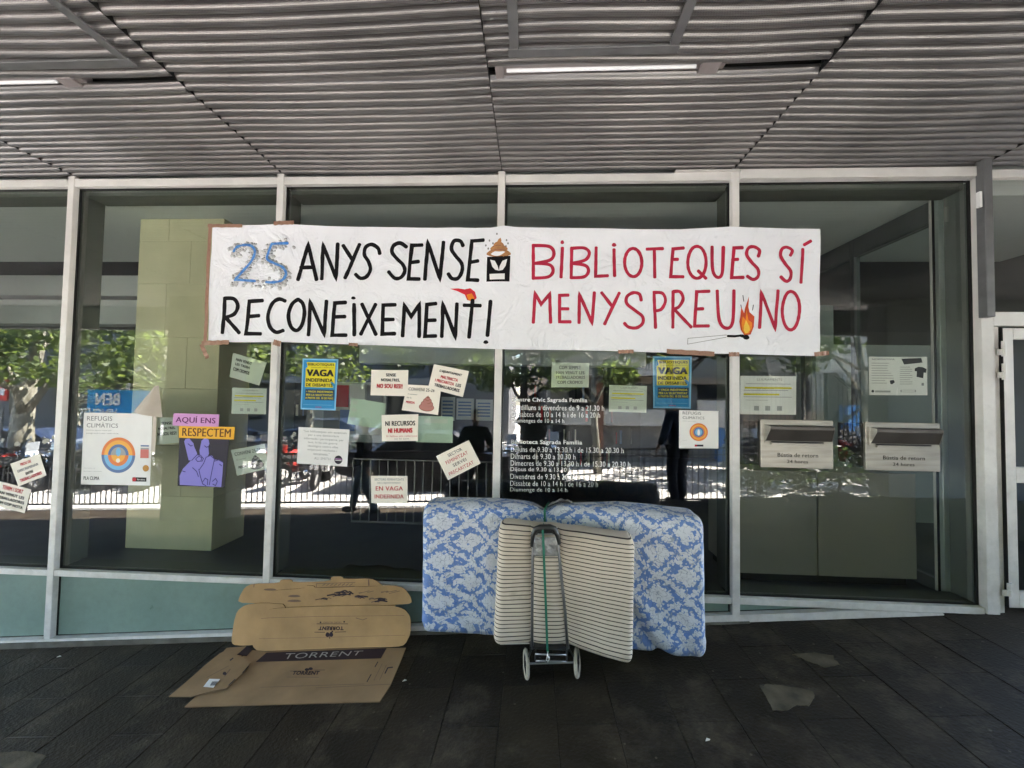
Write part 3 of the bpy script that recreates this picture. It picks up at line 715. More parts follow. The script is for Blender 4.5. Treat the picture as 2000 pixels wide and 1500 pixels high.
for pts, sm in [([(645,405),(712,182),(762,405)],0),([(662,328),(735,326)],0),([(795,400),(805,185),(887,395),(898,177)],0),([(932,188),(992,282)],0),([(1035,180),(945,395)],0),
 ([(1165,242),(1152,205),(1112,182),(1074,200),(1067,248),(1092,290),(1105,340),(1082,385),(1042,396),(1010,370)],1),
 ([(1332,197),(1292,173),(1252,190),(1242,230),(1272,272),(1310,310),(1322,350),(1298,390),(1258,395),(1220,355)],1),([(1430,183),(1366,186),(1346,400),(1415,402)],0),([(1356,298),(1410,290)],0),
 ([(1450,405),(1466,166),(1545,400),(1566,165)],0),([(1690,190),(1672,160),(1632,160),(1616,208),(1642,252),(1680,300),(1683,350),(1658,395),(1620,397),(1597,367)],1),([(1820,156),(1746,160),(1720,405),(1785,408)],0),([(1735,295),(1785,286)],0),
 ([(164,740),(182,520)],0),([(182,522),(240,526),(264,570),(240,620),(182,642)],1),([(184,642),(270,740)],0),([(425,537),(337,541),(314,745),(415,748)],0),([(330,636),(400,632)],0),
 ([(570,541),(530,530),(487,560),(460,632),(472,700),(512,738),(555,726)],1),([(650,530),(612,560),(588,630),(600,700),(636,725),(670,690),(688,620),(680,558),(650,530)],1),([(712,755),(726,546),(810,750),(829,540)],0),
 ([(950,549),(881,553),(860,755),(950,755)],0),([(872,641),(945,638)],0),([(1000,755),(1001,560)],0),([(1050,558),(1140,752)],0),([(1138,560),(1042,750)],0),([(1262,563),(1186,566),(1180,748),(1260,746)],0),([(1186,658),(1250,656)],0),
 ([(1308,762),(1319,567),(1362,637),(1415,563),(1411,765)],0),([(1520,556),(1463,563),(1448,762),(1518,760)],0),([(1460,662),(1515,660)],0),([(1555,765),(1563,560),(1640,765),(1651,556)],0),
 ([(1695,565),(1800,568)],0),([(1750,532),(1728,770)],0),([(1864,540),(1845,760)],0)]:
    bk.stroke(pts, Wd, K, bool(sm))
bk.blob((998,521), 14, K, 10); bk.blob((1835,800), 16, K, 12)
bk.mb.build('lettering', banner)
rd = Brush(1000, 420, 3.125); K = paint_r; Wd = 20
def ell(cx, cy, rx, ry, k=16): return [(cx+rx*math.sin(2*math.pi*i/k), cy-ry*math.cos(2*math.pi*i/k)) for i in range(k+1)]
for pts, sm in [([(130,388),(130,180)],0),([(130,184),(225,190),(256,226),(235,270),(140,292)],1),([(140,292),(230,300),(251,340),(220,376),(130,384)],1),([(300,378),(308,198)],0),
 ([(362,382),(365,197)],0),([(365,201),(440,198),(473,226),(450,270),(370,292)],1),([(370,292),(450,305),(468,340),(440,374),(362,380)],1),([(515,195),(512,370),(587,367)],0),([(628,370),(625,205)],0),(ell(742,287,52,88),1),
 ([(825,205),(923,203)],0),([(870,208),(872,380)],0),([(1050,199),(985,205),(970,375),(1048,375)],0),([(980,268),(1015,268)],0),(ell(1132,286,56,98),1),([(1140,337),(1187,385)],0),([(1225,190),(1228,330),(1255,378),(1286,350),(1292,193)],1),
 ([(1408,199),(1355,201),(1341,382),(1414,380)],0),([(1345,272),(1380,270)],0),([(1505,252),(1512,215),(1480,193),(1445,200),(1433,240),(1465,287),(1505,330),(1506,372),(1475,392),(1437,372)],1),
 ([(1700,246),(1712,215),(1680,195),(1650,206),(1641,247),(1670,296),(1705,342),(1702,388),(1677,401),(1645,374)],1),([(1778,206),(1770,410)],0),([(1787,180),(1828,156)],0),
 ([(130,655),(141,476),(178,542),(230,481),(236,655)],0),([(345,486),(291,489),(291,650),(358,650)],0),([(292,570),(345,570)],0),([(410,657),(413,480),(490,657),(504,470)],0),([(548,471),(609,551)],0),([(655,475),(566,665)],0),
 ([(790,520),(778,482),(740,474),(702,498),(702,540),(750,580),(797,618),(798,660),(760,688),(712,684),(686,660)],1),([(878,687),(868,468)],0),([(868,472),(920,476),(940,520),(915,572),(873,584)],1),
 ([(985,685),(987,463)],0),([(987,465),(1030,466),(1048,510),(1022,558),(990,570)],1),([(990,568),(1100,682)],0),([(1208,463),(1130,466),(1120,675),(1205,675)],0),([(1125,572),(1170,570)],0),
 ([(1255,460),(1268,640),(1310,690),(1348,650),(1355,460)],1),([(1515,687),(1525,470),(1611,692),(1629,458)],0),(ell(1708,581,52,118),1)]:
    rd.stroke(pts, Wd, K, bool(sm))
rd.blob((307,165), 11, K, 12); rd.blob((625,178), 14, K, 12)
rd.mb.build('lettering', banner)
# flames, match, paint pot drawings
d1 = Brush(1000, 420, 3.125)
fl_o = mat('paint_flame_red', (.62, .08, .03), .5, 0, .3, 20); fl_m = mat('paint_flame_orange', (.85, .25, .02), .5, 0, .2, 20); fl_y = mat('paint_flame_yellow', (.95, .6, .08), .5, 0, .2, 20)
d1.poly([(1397,700),(1388,650),(1394,620),(1404,632),(1400,560),(1418,598),(1424,566),(1448,495),(1444,560),(1452,592),(1466,640),(1482,618),(1480,680),(1460,728),(1420,734)], fl_o, .0021)
d1.poly([(1405,700),(1402,660),(1415,668),(1410,618),(1428,640),(1432,575),(1446,640),(1456,668),(1468,655),(1468,690),(1450,722),(1422,728)], fl_m, .0023)
d1.poly([(1416,702),(1417,680),(1426,688),(1430,640),(1441,680),(1452,678),(1455,700),(1442,718),(1425,720)], fl_y, .0025)
d1.stroke([(1397,548),(1404,580)], 5, darkpurple); d1.stroke([(1410,490),(1415,526)], 5, darkpurple); d1.stroke([(1475,548),(1470,580)], 5, darkpurple)
d1.stroke([(1318,738),(1360,740),(1400,735)], 14, paint_k); d1.blob((1432,745), 20, paint_k, 15); d1.blob((1408,738), 14, paint_k, 10)
d1.stroke([(1312,731),(1180,742),(1080,750),(1078,786),(1180,768),(1310,745)], 3, ink_grey)
d1.mb.build('match_drawing', banner)
d2 = Brush(380, 420, 3.226)
d2.poly([(1608,463),(1660,460),(1700,466),(1735,458),(1765,480),(1776,520),(1750,542),(1715,532),(1702,500),(1655,478)], mat('paint_crimson', (.68, .03, .05), .5, 0, .2, 20), .0021)
d2.poly([(1712,500),(1735,510),(1745,490),(1762,520),(1742,540),(1722,532)], fl_m, .0024)
d2.poly([(1843,262),(1990,256),(1984,418),(1838,418)], paint_k, .0021)
wp = mat('paint_white', (.8, .78, .78), .6)
d2.poly([(1862,280),(1892,288),(1910,322),(1918,350),(1895,345),(1876,325)], wp, .0024); d2.poly([(1970,276),(1940,288),(1922,322),(1918,350),(1942,345),(1960,318)], wp, .0024); d2.poly([(1858,370),(1954,368),(1954,404),(1860,405)], wp, .0024)
cb1 = mat('paint_tan', (.5, .24, .1), .6, 0, .3, 30)
d2.blob((1916,238), 76, cb1, 26); d2.blob((1918,208), 54, cb1, 22); d2.blob((1916,184), 32, cb1, 16); d2.poly([(1900,182),(1925,165),(1915,152),(1928,143),(1934,160),(1928,184)], cb1, .0026)
d2.stroke([(1868,226),(1905,216),(1960,222)], 4, brown, True); d2.stroke([(1880,198),(1912,190),(1944,196)], 4, brown, True)
for p in ((1858,160),(1880,178),(1905,118),(1966,158),(1975,178),(1835,190),(1962,196),(1850,210)): d2.blob(p, 5, ink_grey, 7)
d2.mb.build('cup_drawing', banner)
# the blue 25 on crinkled foil
d3 = Brush(380, 420, 3.226); fo = MB(); rr = random.Random(3)
two = [(250,232),(268,205),(312,190),(360,196),(382,232),(360,290),(310,352),(262,405),(385,417)]; five = [(592,180),(492,186),(470,240),(462,280),(510,308),(560,332),(580,372),(556,414),(500,427),(455,424)]
for path in (two, five):
    fo = MB()
    pp = catmull([d3.px(p) for p in path], 7)
    for p in pp:
        for _ in range(3):
            cx, cy = p[0]+rr.gauss(0, 5.5)-2.5, p[1]+rr.gauss(0, 4.5)+2; r_ = rr.uniform(2.5, 6); k = rr.randint(5, 7)
            ring = [BP(cx+r_*math.cos(2*math.pi*i/k)*rr.uniform(.6, 1.2), cy+r_*math.sin(2*math.pi*i/k)*rr.uniform(.6, 1.1), .0014) for i in range(k)]
            c = BP(cx, cy, rr.uniform(.004, .012)); fo.add(ring+[c], [(i, (i+1) % k, k) for i in range(k)], foil)
    tag(fo.build('foil', banner), kind='stuff')

def BP2(u, v, l): return BP(u, v, l+.016)
d3.mapf = BP2
d3.stroke(two[:-1]+[(262,408)], 15, paint_b, True, .3); d3.stroke([(262,408),(385,417)], 14, paint_b, False, .3); d3.stroke(five[1:], 15, paint_b, True, .3); d3.stroke(five[:2], 17, paint_b, False, .2)
d3.mb.build('foil_number', banner)
# brown tape strips
def tape(u0, v0, u1, v1, w_px, twist=0):
    a, b = P(u0, v0, BY), P(u1, v1, BY); n = 10; wz = w_px/807*3.05/2; d = (b-a).normalized(); pn = Vector((-d.z, 0, d.x))
    vv = []; ff = []
    for i in range(n+1):
        t = i/n; c = a.lerp(b, t); 
        for s_ in (-1, 1):
            p = c+pn*wz*s_*(1+.12*math.sin(i*2.3+s_)); p.y = min(bsurf(p.x, p.z)-.0032, -.048)+.002*math.sin(i*1.7); vv.append(p)
    for i in range(n): ff.append((2*i, 2*i+1, 2*i+3, 2*i+2))
    k = len(vv); vv += [p+Vector((0, .0005, 0)) for p in vv]; ff += [tuple(k+i for i in f[::-1]) for f in ff]
    m_ = MB(); m_.add(vv, ff, tape_brown); m_.build('tape', banner)
for t in [(404, 440, 472, 440, 7), (534, 436, 574, 434, 8), (409, 436, 399, 668, 7), (392, 670, 446, 668, 9), (391, 672, 404, 700, 8), (534, 668, 548, 672, 11), (680, 672, 698, 673, 6), (1208, 687, 1238, 686, 7), (1303, 686, 1396, 691, 9), (1424, 692, 1444, 692, 8), (1592, 692, 1620, 689, 8)]: tape(*t)

# ================================================================== POSTERS
OUT, IN = .0105, .0262
G1, G2 = 'cream strike notices taped to the outside of the glass', 'printed sheets stuck to the inside of the glass'
s = poster('poster', [(164,806),(297.5,808),(293,948.5),(158,946)], OUT-.002, paper, 'large white climate refuge poster with orange and blue circle in the left bays', 'poster', None, 0, 2)
def refugis(s, small=False):
    s.text('REFUGIS', .06, .03 if small else .045, .42 if not small else .56, .1 if small else .115, ink_grey, .0).text('CLIMÀTICS', .06, .13 if small else .13, .5 if not small else .62, .22 if small else .205, ink_grey, .0)
s.text('REFUGIS', .05, .045, .42, .11, ink_grey, .012).text('CLIMÀTICS', .05, .13, .51, .205, ink_grey, .012)
s.text('Utilitza aquest espai per', .05, .235, .42, .255, ink_grey, 0).text('protegir-te de la calor i sentir-t’hi bé', .05, .275, .52, .30, ink_grey, 0)
s.disc(.53, .585, .245, orange, part=(.5, 1)); s.disc(.53, .585, .245, slateblue, part=(0, .5)); s.disc(.53, .585, .205, orange_lt, part=(.5, 1)); s.disc(.53, .585, .205, blue_lt, part=(0, .5))
s.disc(.53, .585, .15, slateblue, part=(.5, 1)); s.disc(.53, .585, .15, orange, part=(0, .5)); s.disc(.53, .585, .11, ink_faded, part=(.5, 1)); s.disc(.53, .585, .10, orange_lt, part=(0, .5))
s.disc(.53, .54, .035, blue_lt, ra=.06); s.disc(.53, .66, .03, cream)
s.rect(.85, .44, .97, .46, slateblue).rect(.85, .475, .97, .50, ink_faded).rect(.85, .5, .97, .62, mat('print_salmon', (.6, .18, .16), .6)).disc(.935, .76, .045, mat('print_ochre', (.5, .25, .06), .6))
s.text('Ajuntament de', .04, .765, .2, .78, ink_faded, 0).text('Ecologia i transició', .04, .81, .3, .822, ink_grey, 0)
s.text('PLA CLIMA', .04, .885, .27, .935, ink, .03).rect(.75, .888, .95, .945, ink).disc(.775, .916, .03, ink_red).text('Barcelona', .82, .905, .93, .928, paper, .01); done(s)
# curled loose page above it
pg = MB(); vv = []; ff = []; n = 14
TLp, TRp, BLp, BRp = P(300, 756, 0), P(309, 753, 0), P(263, 804, 0), P(319, 815, 0)
for i in range(n+1):
    for j in range(n+1):
        a, b = i/n, j/n; p = (TLp*(1-a)+TRp*a)*(1-b)+(BLp*(1-a)+BRp*a)*b; p.y = .004-.05*math.sin(math.pi*a)*(.3+.7*b)-.012*b; vv.append(p)
for i in range(n):
    for j in range(n): k = i*(n+1)+j; ff.append((k, k+1, k+n+2, k+n+1))
pg.add(vv, ff, kraft_page); pg.add([P(299, 808, .004), P(306, 812, -.006), P(303, 884, -.006), P(295, 882, .004)], [(0, 1, 2, 3)], kraft_page)
pg.v = pg.v; o = pg.build('loose_page', smooth=True); tag(o, 'loose beige page curling off the glass above the large climate poster', 'paper')
s = poster('poster', [(350,855),(448.5,858),(438.5,952),(347,949)], OUT-.001, darkpurple, 'dark poster of a lilac hand making a peace sign under pink and yellow strips', 'poster', None, .004, 4)
# lilac hand with raised index and middle fingers
def hp(pts): return [((x-1245)/345, (y-845)/335) for x, y in pts]
s.shape(hp([(1262,1172),(1258,1110),(1280,1060),(1330,1005),(1370,960),(1400,965),(1430,985),(1450,965),(1480,962),(1503,990),(1535,990),(1562,1010),(1565,1080),(1566,1178),(1440,1176)]), purple)
s.shape(hp([(1318,1000),(1300,940),(1280,870),(1288,852),(1315,848),(1345,880),(1352,905),(1375,950),(1380,1000)]), purple)
s.shape(hp([(1398,975),(1390,930),(1400,860),(1420,842),(1448,850),(1456,880),(1450,900),(1458,950),(1440,990)]), purple)
for st in ([(1340,1000),(1375,960),(1400,962),(1422,985),(1412,1005)], [(1370,985),(1390,968),(1410,980),(1405,1003),(1382,1006),(1368,990)], [(1350,1050),(1380,1075),(1395,1110)], [(1400,1060),(1425,1020),(1440,975),(1470,962),(1500,985),(1490,1060),(1478,1165)],
           [(1500,1000),(1530,990),(1560,1005)], [(1395,1060),(1410,1110),(1430,1160),(1455,1172)], [(1430,1145),(1445,1120),(1465,1130),(1465,1165)], [(1500,1140),(1520,1120),(1535,1140),(1525,1168),(1505,1160)], [(1280,1075),(1300,1080)], [(1540,1020),(1555,1030)], [(1310,885),(1330,900),(1340,895)], [(1425,895),(1440,905),(1450,900)]):
    s.stroke(hp(st), .016, line_in)
base_hand = s
p2 = Sheet([P(u, v, OUT-.004) for u, v in [(339,807),(428,809.5),(427,834),(337,831)]], curl=.0); p2.base(pink).text('AQUÍ ENS', .06, .16, .93, .82, mat('print_plum', (.13, .03, .12), .6), .03)
p3 = Sheet([P(u, v, OUT-.006) for u, v in [(350,832),(458.5,834),(457,858.5),(349,855)]], curl=.0); p3.base(amber).text('RESPECTEM', .06, .14, .94, .84, mat('print_dark_brown', (.12, .05, .015), .6), .03)
o = done(base_hand); p2.mb.build('pink_strip', o); p3.mb.build('yellow_strip', o)
# cream strike notices
def notice(quad, label, rows, y=OUT, m=cream, grp=G1, seed=1, curl=.012, cat='notice'):
    s = poster('strike_notice' if grp == G1 else 'window_sheet', quad, y, m, label, cat, grp, curl, seed)
    for r_ in rows:
        body, a0, b0, a1, b1, mm = r_[:6]; bd = r_[6] if len(r_) > 6 else .06
        s.text(body, a0, b0, a1, b1, mm, bd)
    return s
done(notice([(20,906),(78,885.5),(92,928),(36,950)], 'tilted cream notice with red and dark lines near the left edge', [('PROU DE', .3, .12, .66, .24, ink_red), ('DISCRIMINAR', .14, .35, .86, .46, ink_grey), ('ENTRE', .36, .56, .62, .67, ink), ('TREBALLADORES', .12, .75, .88, .88, ink_red)], seed=3, y=OUT-.003))
done(notice([(-8,938),(61.5,956),(49,1002),(-20,985)], 'cream notice cut by the left edge of the picture with one red line', [('TENIM I SORT', .22, .1, .8, .27, ink_red), ('HAN VENUT LES', .1, .36, .88, .48, ink), ('TREBALLADORES', .08, .55, .92, .67, ink), ('COM COP NOTA', .12, .75, .92, .87, ink)], seed=5, y=OUT))
s = notice([(583,834),(683,839),(678,911.5),(580,905)], 'white sheet with a long grey quotation and a small dark round badge', [('“Les biblioteques són essencials', .1, .07, .95, .145, ink_grey, .0), ('per a una democràcia', .2, .17, .8, .24, ink_grey, .0), ('informada i participativa, per', .12, .27, .9, .34, ink_grey, .0), ('tant, hi ha una guerra', .2, .37, .78, .44, ink_grey, 0), ('ideològica contra elles', .2, .47, .8, .54, ink_grey, 0), ('mitjançant retallades i', .2, .57, .78, .64, ink_grey, 0), ('tancaments.”', .32, .67, .64, .74, ink_grey, 0), ('ALI SMITH', .34, .79, .66, .86, ink_faded, 0)], m=paper, grp=None, seed=2); s.lb = (s.lb[0], 'quotation sheet', None); s.name = 'quotation_sheet'
s.disc(.82, .83, .08, darkpurple).rect(.755, .80, .885, .82, pink).rect(.755, .84, .885, .855, paper); done(s)
done(notice([(725.5,722.5),(797.4,723),(796.7,774),(723.7,772)], 'cream notice ending in a fat red line, left of the tilted notice', [('SENSE', .4, .13, .67, .25, ink), ('NOSALTRES,', .27, .33, .78, .46, ink), ('NO SOU RES!!', .16, .54, .86, .71, ink_red, .08)], y=OUT-.001, seed=1))
s = notice([(795,751),(862,754.5),(855.5,810.5),(784.6,801)], 'cream notice with a drawing of a pink brown dropping', [('CONVENI 25-28', .07, .1, .82, .22, ink, .02), ('El moment', .07, .33, .35, .38, ink, 0), ('de la', .07, .46, .2, .52, ink, 0), ('MERDA', .07, .62, .32, .71, ink_red, .05)], y=OUT-.0035, seed=2)
def dropping(s, cx, cy, k=1, m=None, m2=None):
    m = m or mat('print_dusty_pink', (.45, .2, .17), .6); m2 = m2 or brown
    for dy, rx, ry in ((.16, .2, .10), (.04, .16, .085), (-.07, .11, .07), (-.15, .055, .05)):
        s.disc(cx, cy+dy*k, rx*k+.012, m2, ra=(ry*k+.012)); s.disc(cx, cy+dy*k-.004, rx*k, m, ra=ry*k)
    s.shape([(cx-.03, cy-.17*k), (cx+.0, cy-.27*k), (cx+.04, cy-.17*k)], m2)
dropping(s, .66, .62); done(s)
done(notice([(847.6,711),(916,725),(904,775.5),(836,758)], 'tilted cream notice highest under the banner with two red lines', [("L’AJUNTAMENT", .2, .16, .84, .28, ink), ('MALTRACTA', .27, .37, .76, .49, ink_red), ('I PRECARITZA', .14, .55, .68, .67, ink_red), ('LES', .73, .55, .88, .67, ink), ('TREBALLADORES', .15, .74, .87, .86, ink)], y=OUT-.006, seed=4))
done(notice([(745,810.5),(817,809),(816.5,861),(746,862)], 'cream notice with large black and red lines beside a blank green sheet', [('NI RECURSOS', .1, .24, .92, .42, ink, .05), ('NI HUMANS', .17, .51, .85, .69, ink_red, .08), ('Si falleu els reforços', .12, .78, .98, .85, ink_red, 0), ('no hi som', .35, .88, .75, .94, ink_grey, 0)], y=OUT-.002, seed=1))
done(notice([(851.6,891),(915.7,859.5),(939,905),(875,937.7)], 'strongly tilted cream notice above the left half of the blue mattress', [('SECTOR', .3, .12, .72, .24, ink, .01), ('FEMINITZAT', .16, .33, .82, .46, ink_red, .01), ('SERVEI', .3, .54, .7, .66, ink, .01), ('PRECARITZAT', .1, .76, .84, .89, ink_red, .01)], seed=3, y=OUT-.001))
done(notice([(724.4,929.5),(796,929.5),(795.5,982.5),(725,982.5)], 'lowest cream notice, level on the glass left of the blue mattress', [('SECTORS FEMINITZATS', .1, .09, .9, .17, ink_grey, .01), ("DE L’AJUNTAMENT", .18, .23, .82, .30, ink_grey, .01), ('EN VAGA', .13, .38, .88, .54, ink_red, .02), ('INDEFINIDA', .1, .68, .9, .83, ink_red, .02)], seed=6, y=OUT-.001, curl=.006))
# strike posters, blue and yellow
def vaga(quad, y, label, ym=yellow, bm=blue):
    s = poster('strike_poster', quad, y, blue_lt, label, 'poster', 'blue and yellow strike posters', .006, 2)
    s.rect(.04, .03, .96, .97, bm).rect(.1, .07, .93, .56, ym)
    s.text('BIBLIOTEQUES', .16, .09, .9, .145, ink, .04).text('comarcals i públiques', .25, .16, .88, .185, ink, 0).text('VAGA', .13, .21, .9, .345, ink, .06).text('INDEFINIDA', .13, .385, .88, .455, ink, .05).text('DE DISSABTES', .13, .485, .88, .545, ink, .05)
    s.rect(.12, .6, .94, .81, mat('print_navy', (.03, .06, .1), .6)).text('• VAGA INDEFINIDA', .15, .625, .9, .665, ym, .03).text('PER LA SELECTIVITAT', .15, .69, .9, .73, ym, .03).text('A PARTIR DEL 10 DE MAIG', .13, .75, .92, .79, ym, .03)
    s.disc(.28, .9, .08, bm).rect(.08, .9, .9, .905, blue_lt).text('sindicat', .42, .93, .6, .955, ink_red, .02); done(s)
vaga([(591,700),(661,701.5),(655.5,801.6),(587,799.5)], OUT, 'blue and yellow strike poster left of the cream notices')
vaga([(1275,696),(1351,696),(1349,798),(1275.6,797)], IN, 'blue and yellow strike poster behind the glass, above the small climate poster')
s = poster('poster', [(1326.5,801),(1403,803),(1403,876),(1326,875.5)], OUT-.001, paper, 'small white climate refuge poster under the right hand strike poster', 'poster', None, .006, 2)
s.text('REFUGIS', .09, .03, .56, .11, ink_grey, .01).text('CLIMÀTICS', .09, .14, .64, .23, ink_grey, .01).text('Utilitza aquest espai', .09, .27, .42, .3, ink_faded, 0)
s.disc(.5, .57, .235, orange).disc(.5, .57, .2, orange_lt).disc(.5, .57, .16, orange).disc(.5, .57, .13, slateblue).disc(.5, .57, .09, blue_lt).disc(.5, .58, .035, paper, ra=.08)
s.rect(.4, .9, .62, .95, darkpurple).disc(.43, .925, .03, ink_red).text('Ajuntament', .09, .78, .2, .8, ink_faded, 0); done(s)
# sheets inside the glass
done(notice([(308,816),(345,815),(350,864),(306,869)], 'pale green tinted notice half hidden behind the pink strip poster', [('SENSE', .2, .16, .75, .27, ink), ('NOSALTRES,', .05, .36, .9, .47, ink), ('NO SOU RES!!', .02, .55, .95, .68, ink)], y=IN, m=paper_in, grp=G2))
s = notice([(455,689),(521,708),(507,753),(448,736)], 'tilted transparent looking sheet just under the lower left of the banner', [('HAN VENUT', .12, .16, .6, .28, ink), ('LES TREBA', .12, .36, .58, .46, ink), ('COM CROMOS', .08, .56, .6, .7, ink)], y=IN, m=paper_in, grp=G2); done(s)
def agenda(quad, label, m=paper_in):
    s = notice(quad, label, [('LLIURAMENTS', .3, .06, .75, .12, ink_grey, 0)], y=IN, m=m, grp=G2)
    for j, (a0, a1, mm, th) in enumerate([(.1, .9, ink_grey, .012), (.08, .92, yellow, .05), (.06, .86, ink_grey, .012), (.06, .7, yellow, .05), (.06, .92, ink_grey, .012), (.1, .5, ink_faded, .01)]):
        s.rect(a0, .2+j*.085, a1, .2+j*.085+th, mm)
    s.text('més informació', .3, .32, .6, .345, ink, 0)
    for a in (.25, .45, .66): s.rect(a, .78, a+.09, .9, ink_faded)
    done(s)
agenda([(454,757),(521,759),(520,809),(452,808)], 'pale sheet with yellow highlighted lines above the crumpled agreement notice')
s = notice([(451,879),(517,867),(526,915),(463,929)], 'pale green tinted sheet with a dark dropping drawing, right of the hand poster', [('CONVENI 25-28', .08, .12, .85, .26, ink, .02), ('El moment', .1, .38, .38, .44, ink_grey, 0), ('MERDA', .1, .66, .34, .76, ink, .04)], y=IN, m=paper_in, grp=G2); dropping(s, .66, .62, 1, ink_grey, ink); done(s)
s = notice([(687,777),(754,788),(749,838.5),(678,827.6)], 'blank pale green sheet tilted left of the large black and red notice', [], y=IN, m=mat('sheet_pale_green', (.55, .68, .55), .7), grp=G2); s.rect(.05, .08, .2, .22, paper_in).rect(.05, .38, .2, .5, paper_in).rect(.05, .7, .2, .84, paper_in); done(s)
s = notice([(816,812),(885,814),(884,865),(812.6,863.5)], 'blank pale green sheet level on the right of the large black and red notice', [], y=IN, m=mat('sheet_pale_green_2', (.5, .63, .52), .7), grp=G2); s.rect(.2, .1, .85, .26, paper_in); done(s)
done(notice([(1077.6,708),(1150.8,709),(1149.6,756.5),(1076.9,756.5)], 'pale green text sheet just under the banner above the opening hours', [('COM SEMPRE', .2, .12, .78, .27, ink_grey), ('HAN VENUT LES', .12, .34, .88, .47, ink_grey), ('TREBALLADORES', .1, .53, .9, .66, ink_grey), ('COM CROMOS', .16, .73, .84, .86, ink_grey)], y=IN, m=paper_in, grp=G2))
agenda([(1190,752),(1263.6,754),(1262,806),(1189,804)], 'pale sheet with yellow lines left of the right hand strike poster')
agenda([(1446,734),(1555,735),(1554,810),(1445.5,809)], 'large pale sheet with small print above the left return box', paper)
s = notice([(1697,696.7),(1753,697),(1752,772),(1698,771.5)], 'left one of the two upright pages side by side near the right post', [('NORMATIVA', .1, .04, .9, .09, ink_grey, .02)], y=IN, m=paper, grp=G2)
for j in range(9): s.rect(.08, .16+j*.065, R.uniform(.5, .9), .175+j*.065, ink_faded)
s.shape([(.72, .62), (.85, .6), (.9, .66), (.8, .72), (.74, .7)], ink); s.disc(.12, .9, .05, ink); s.rect(.2, .88, .75, .93, ink_faded); done(s)
s = notice([(1753,697),(1811,697),(1810,772),(1752.6,772)], 'right hand page with a black keyboard and tee shirt drawing', [], y=IN, m=paper, grp=G2)
s.shape([(.12, .05), (.8, .03), (.84, .15), (.22, .2)], ink); s.shape([(.28, .08), (.7, .07), (.72, .12), (.32, .15)], paper)
s.shape([(.58, .3), (.7, .26), (.85, .27), (.97, .32), (.95, .42), (.88, .41), (.86, .56), (.64, .52), (.65, .38), (.58, .37)], ink)
for j in range(9): s.rect(.08, .26+j*.055, .5 if j % 3 else .42, .275+j*.055, ink_faded)
s.rect(.1, .86, .62, .92, ink_faded).rect(.14, .87, .58, .91, paper).rect(.8, .68, .88, .75, ink_grey); done(s)
# opening hours in white vinyl on the pane
hrs = [(782, 'Centre Cívic Sagrada Família', 1147, .03), (796, 'De dilluns a divendres de 9 a 21.30 h', 1180, 0), (809.5, 'Dissabtes de 10 a 14 h i de 16 a 20 h', 1172, 0), (823, 'Diumenges de 10 a 14 h', 1102, 0),
 (864.5, 'Biblioteca Sagrada Família', 1137, .03), (878, 'Dilluns de 9.30 a 13.30 h i de 15.30 a 20.30 h', 1218, 0), (891.6, 'Dimarts de 9.30 a 20.30 h', 1124, 0), (905, 'Dimecres de 9.30 a 13.30 h i de 15.30 a 20.30 h', 1231, 0),
 (918, 'Dijous de 9.30 a 13.30 h', 1116, 0), (931, 'Divendres de 9.30 a 20.30 h', 1133, 0), (944.5, 'Dissabte de 10 a 14 h i de 16 a 20 h', 1168, 0), (957.7, 'Diumenge de 10 a 14 h', 1108, 0)]
hm = empty('opening_hours', P(1000, 962, .0105), 'white opening hours lettering on the glass above the right half of the mattress', 'lettering')
for v, body, u1, bd in hrs:
    u0 = 999.8-(v-782)*.02; s = Sheet([P(u0, v-6, .0105), P(u1, v-6+(u1-u0)*.012, .0105), P(u1, v+4.5+(u1-u0)*.012, .0105), P(u0, v+4.5, .0105)])
    s.text(body, 0, 0, 1, 1, vinyl, .012+bd); s.mb.build('text_line', hm)

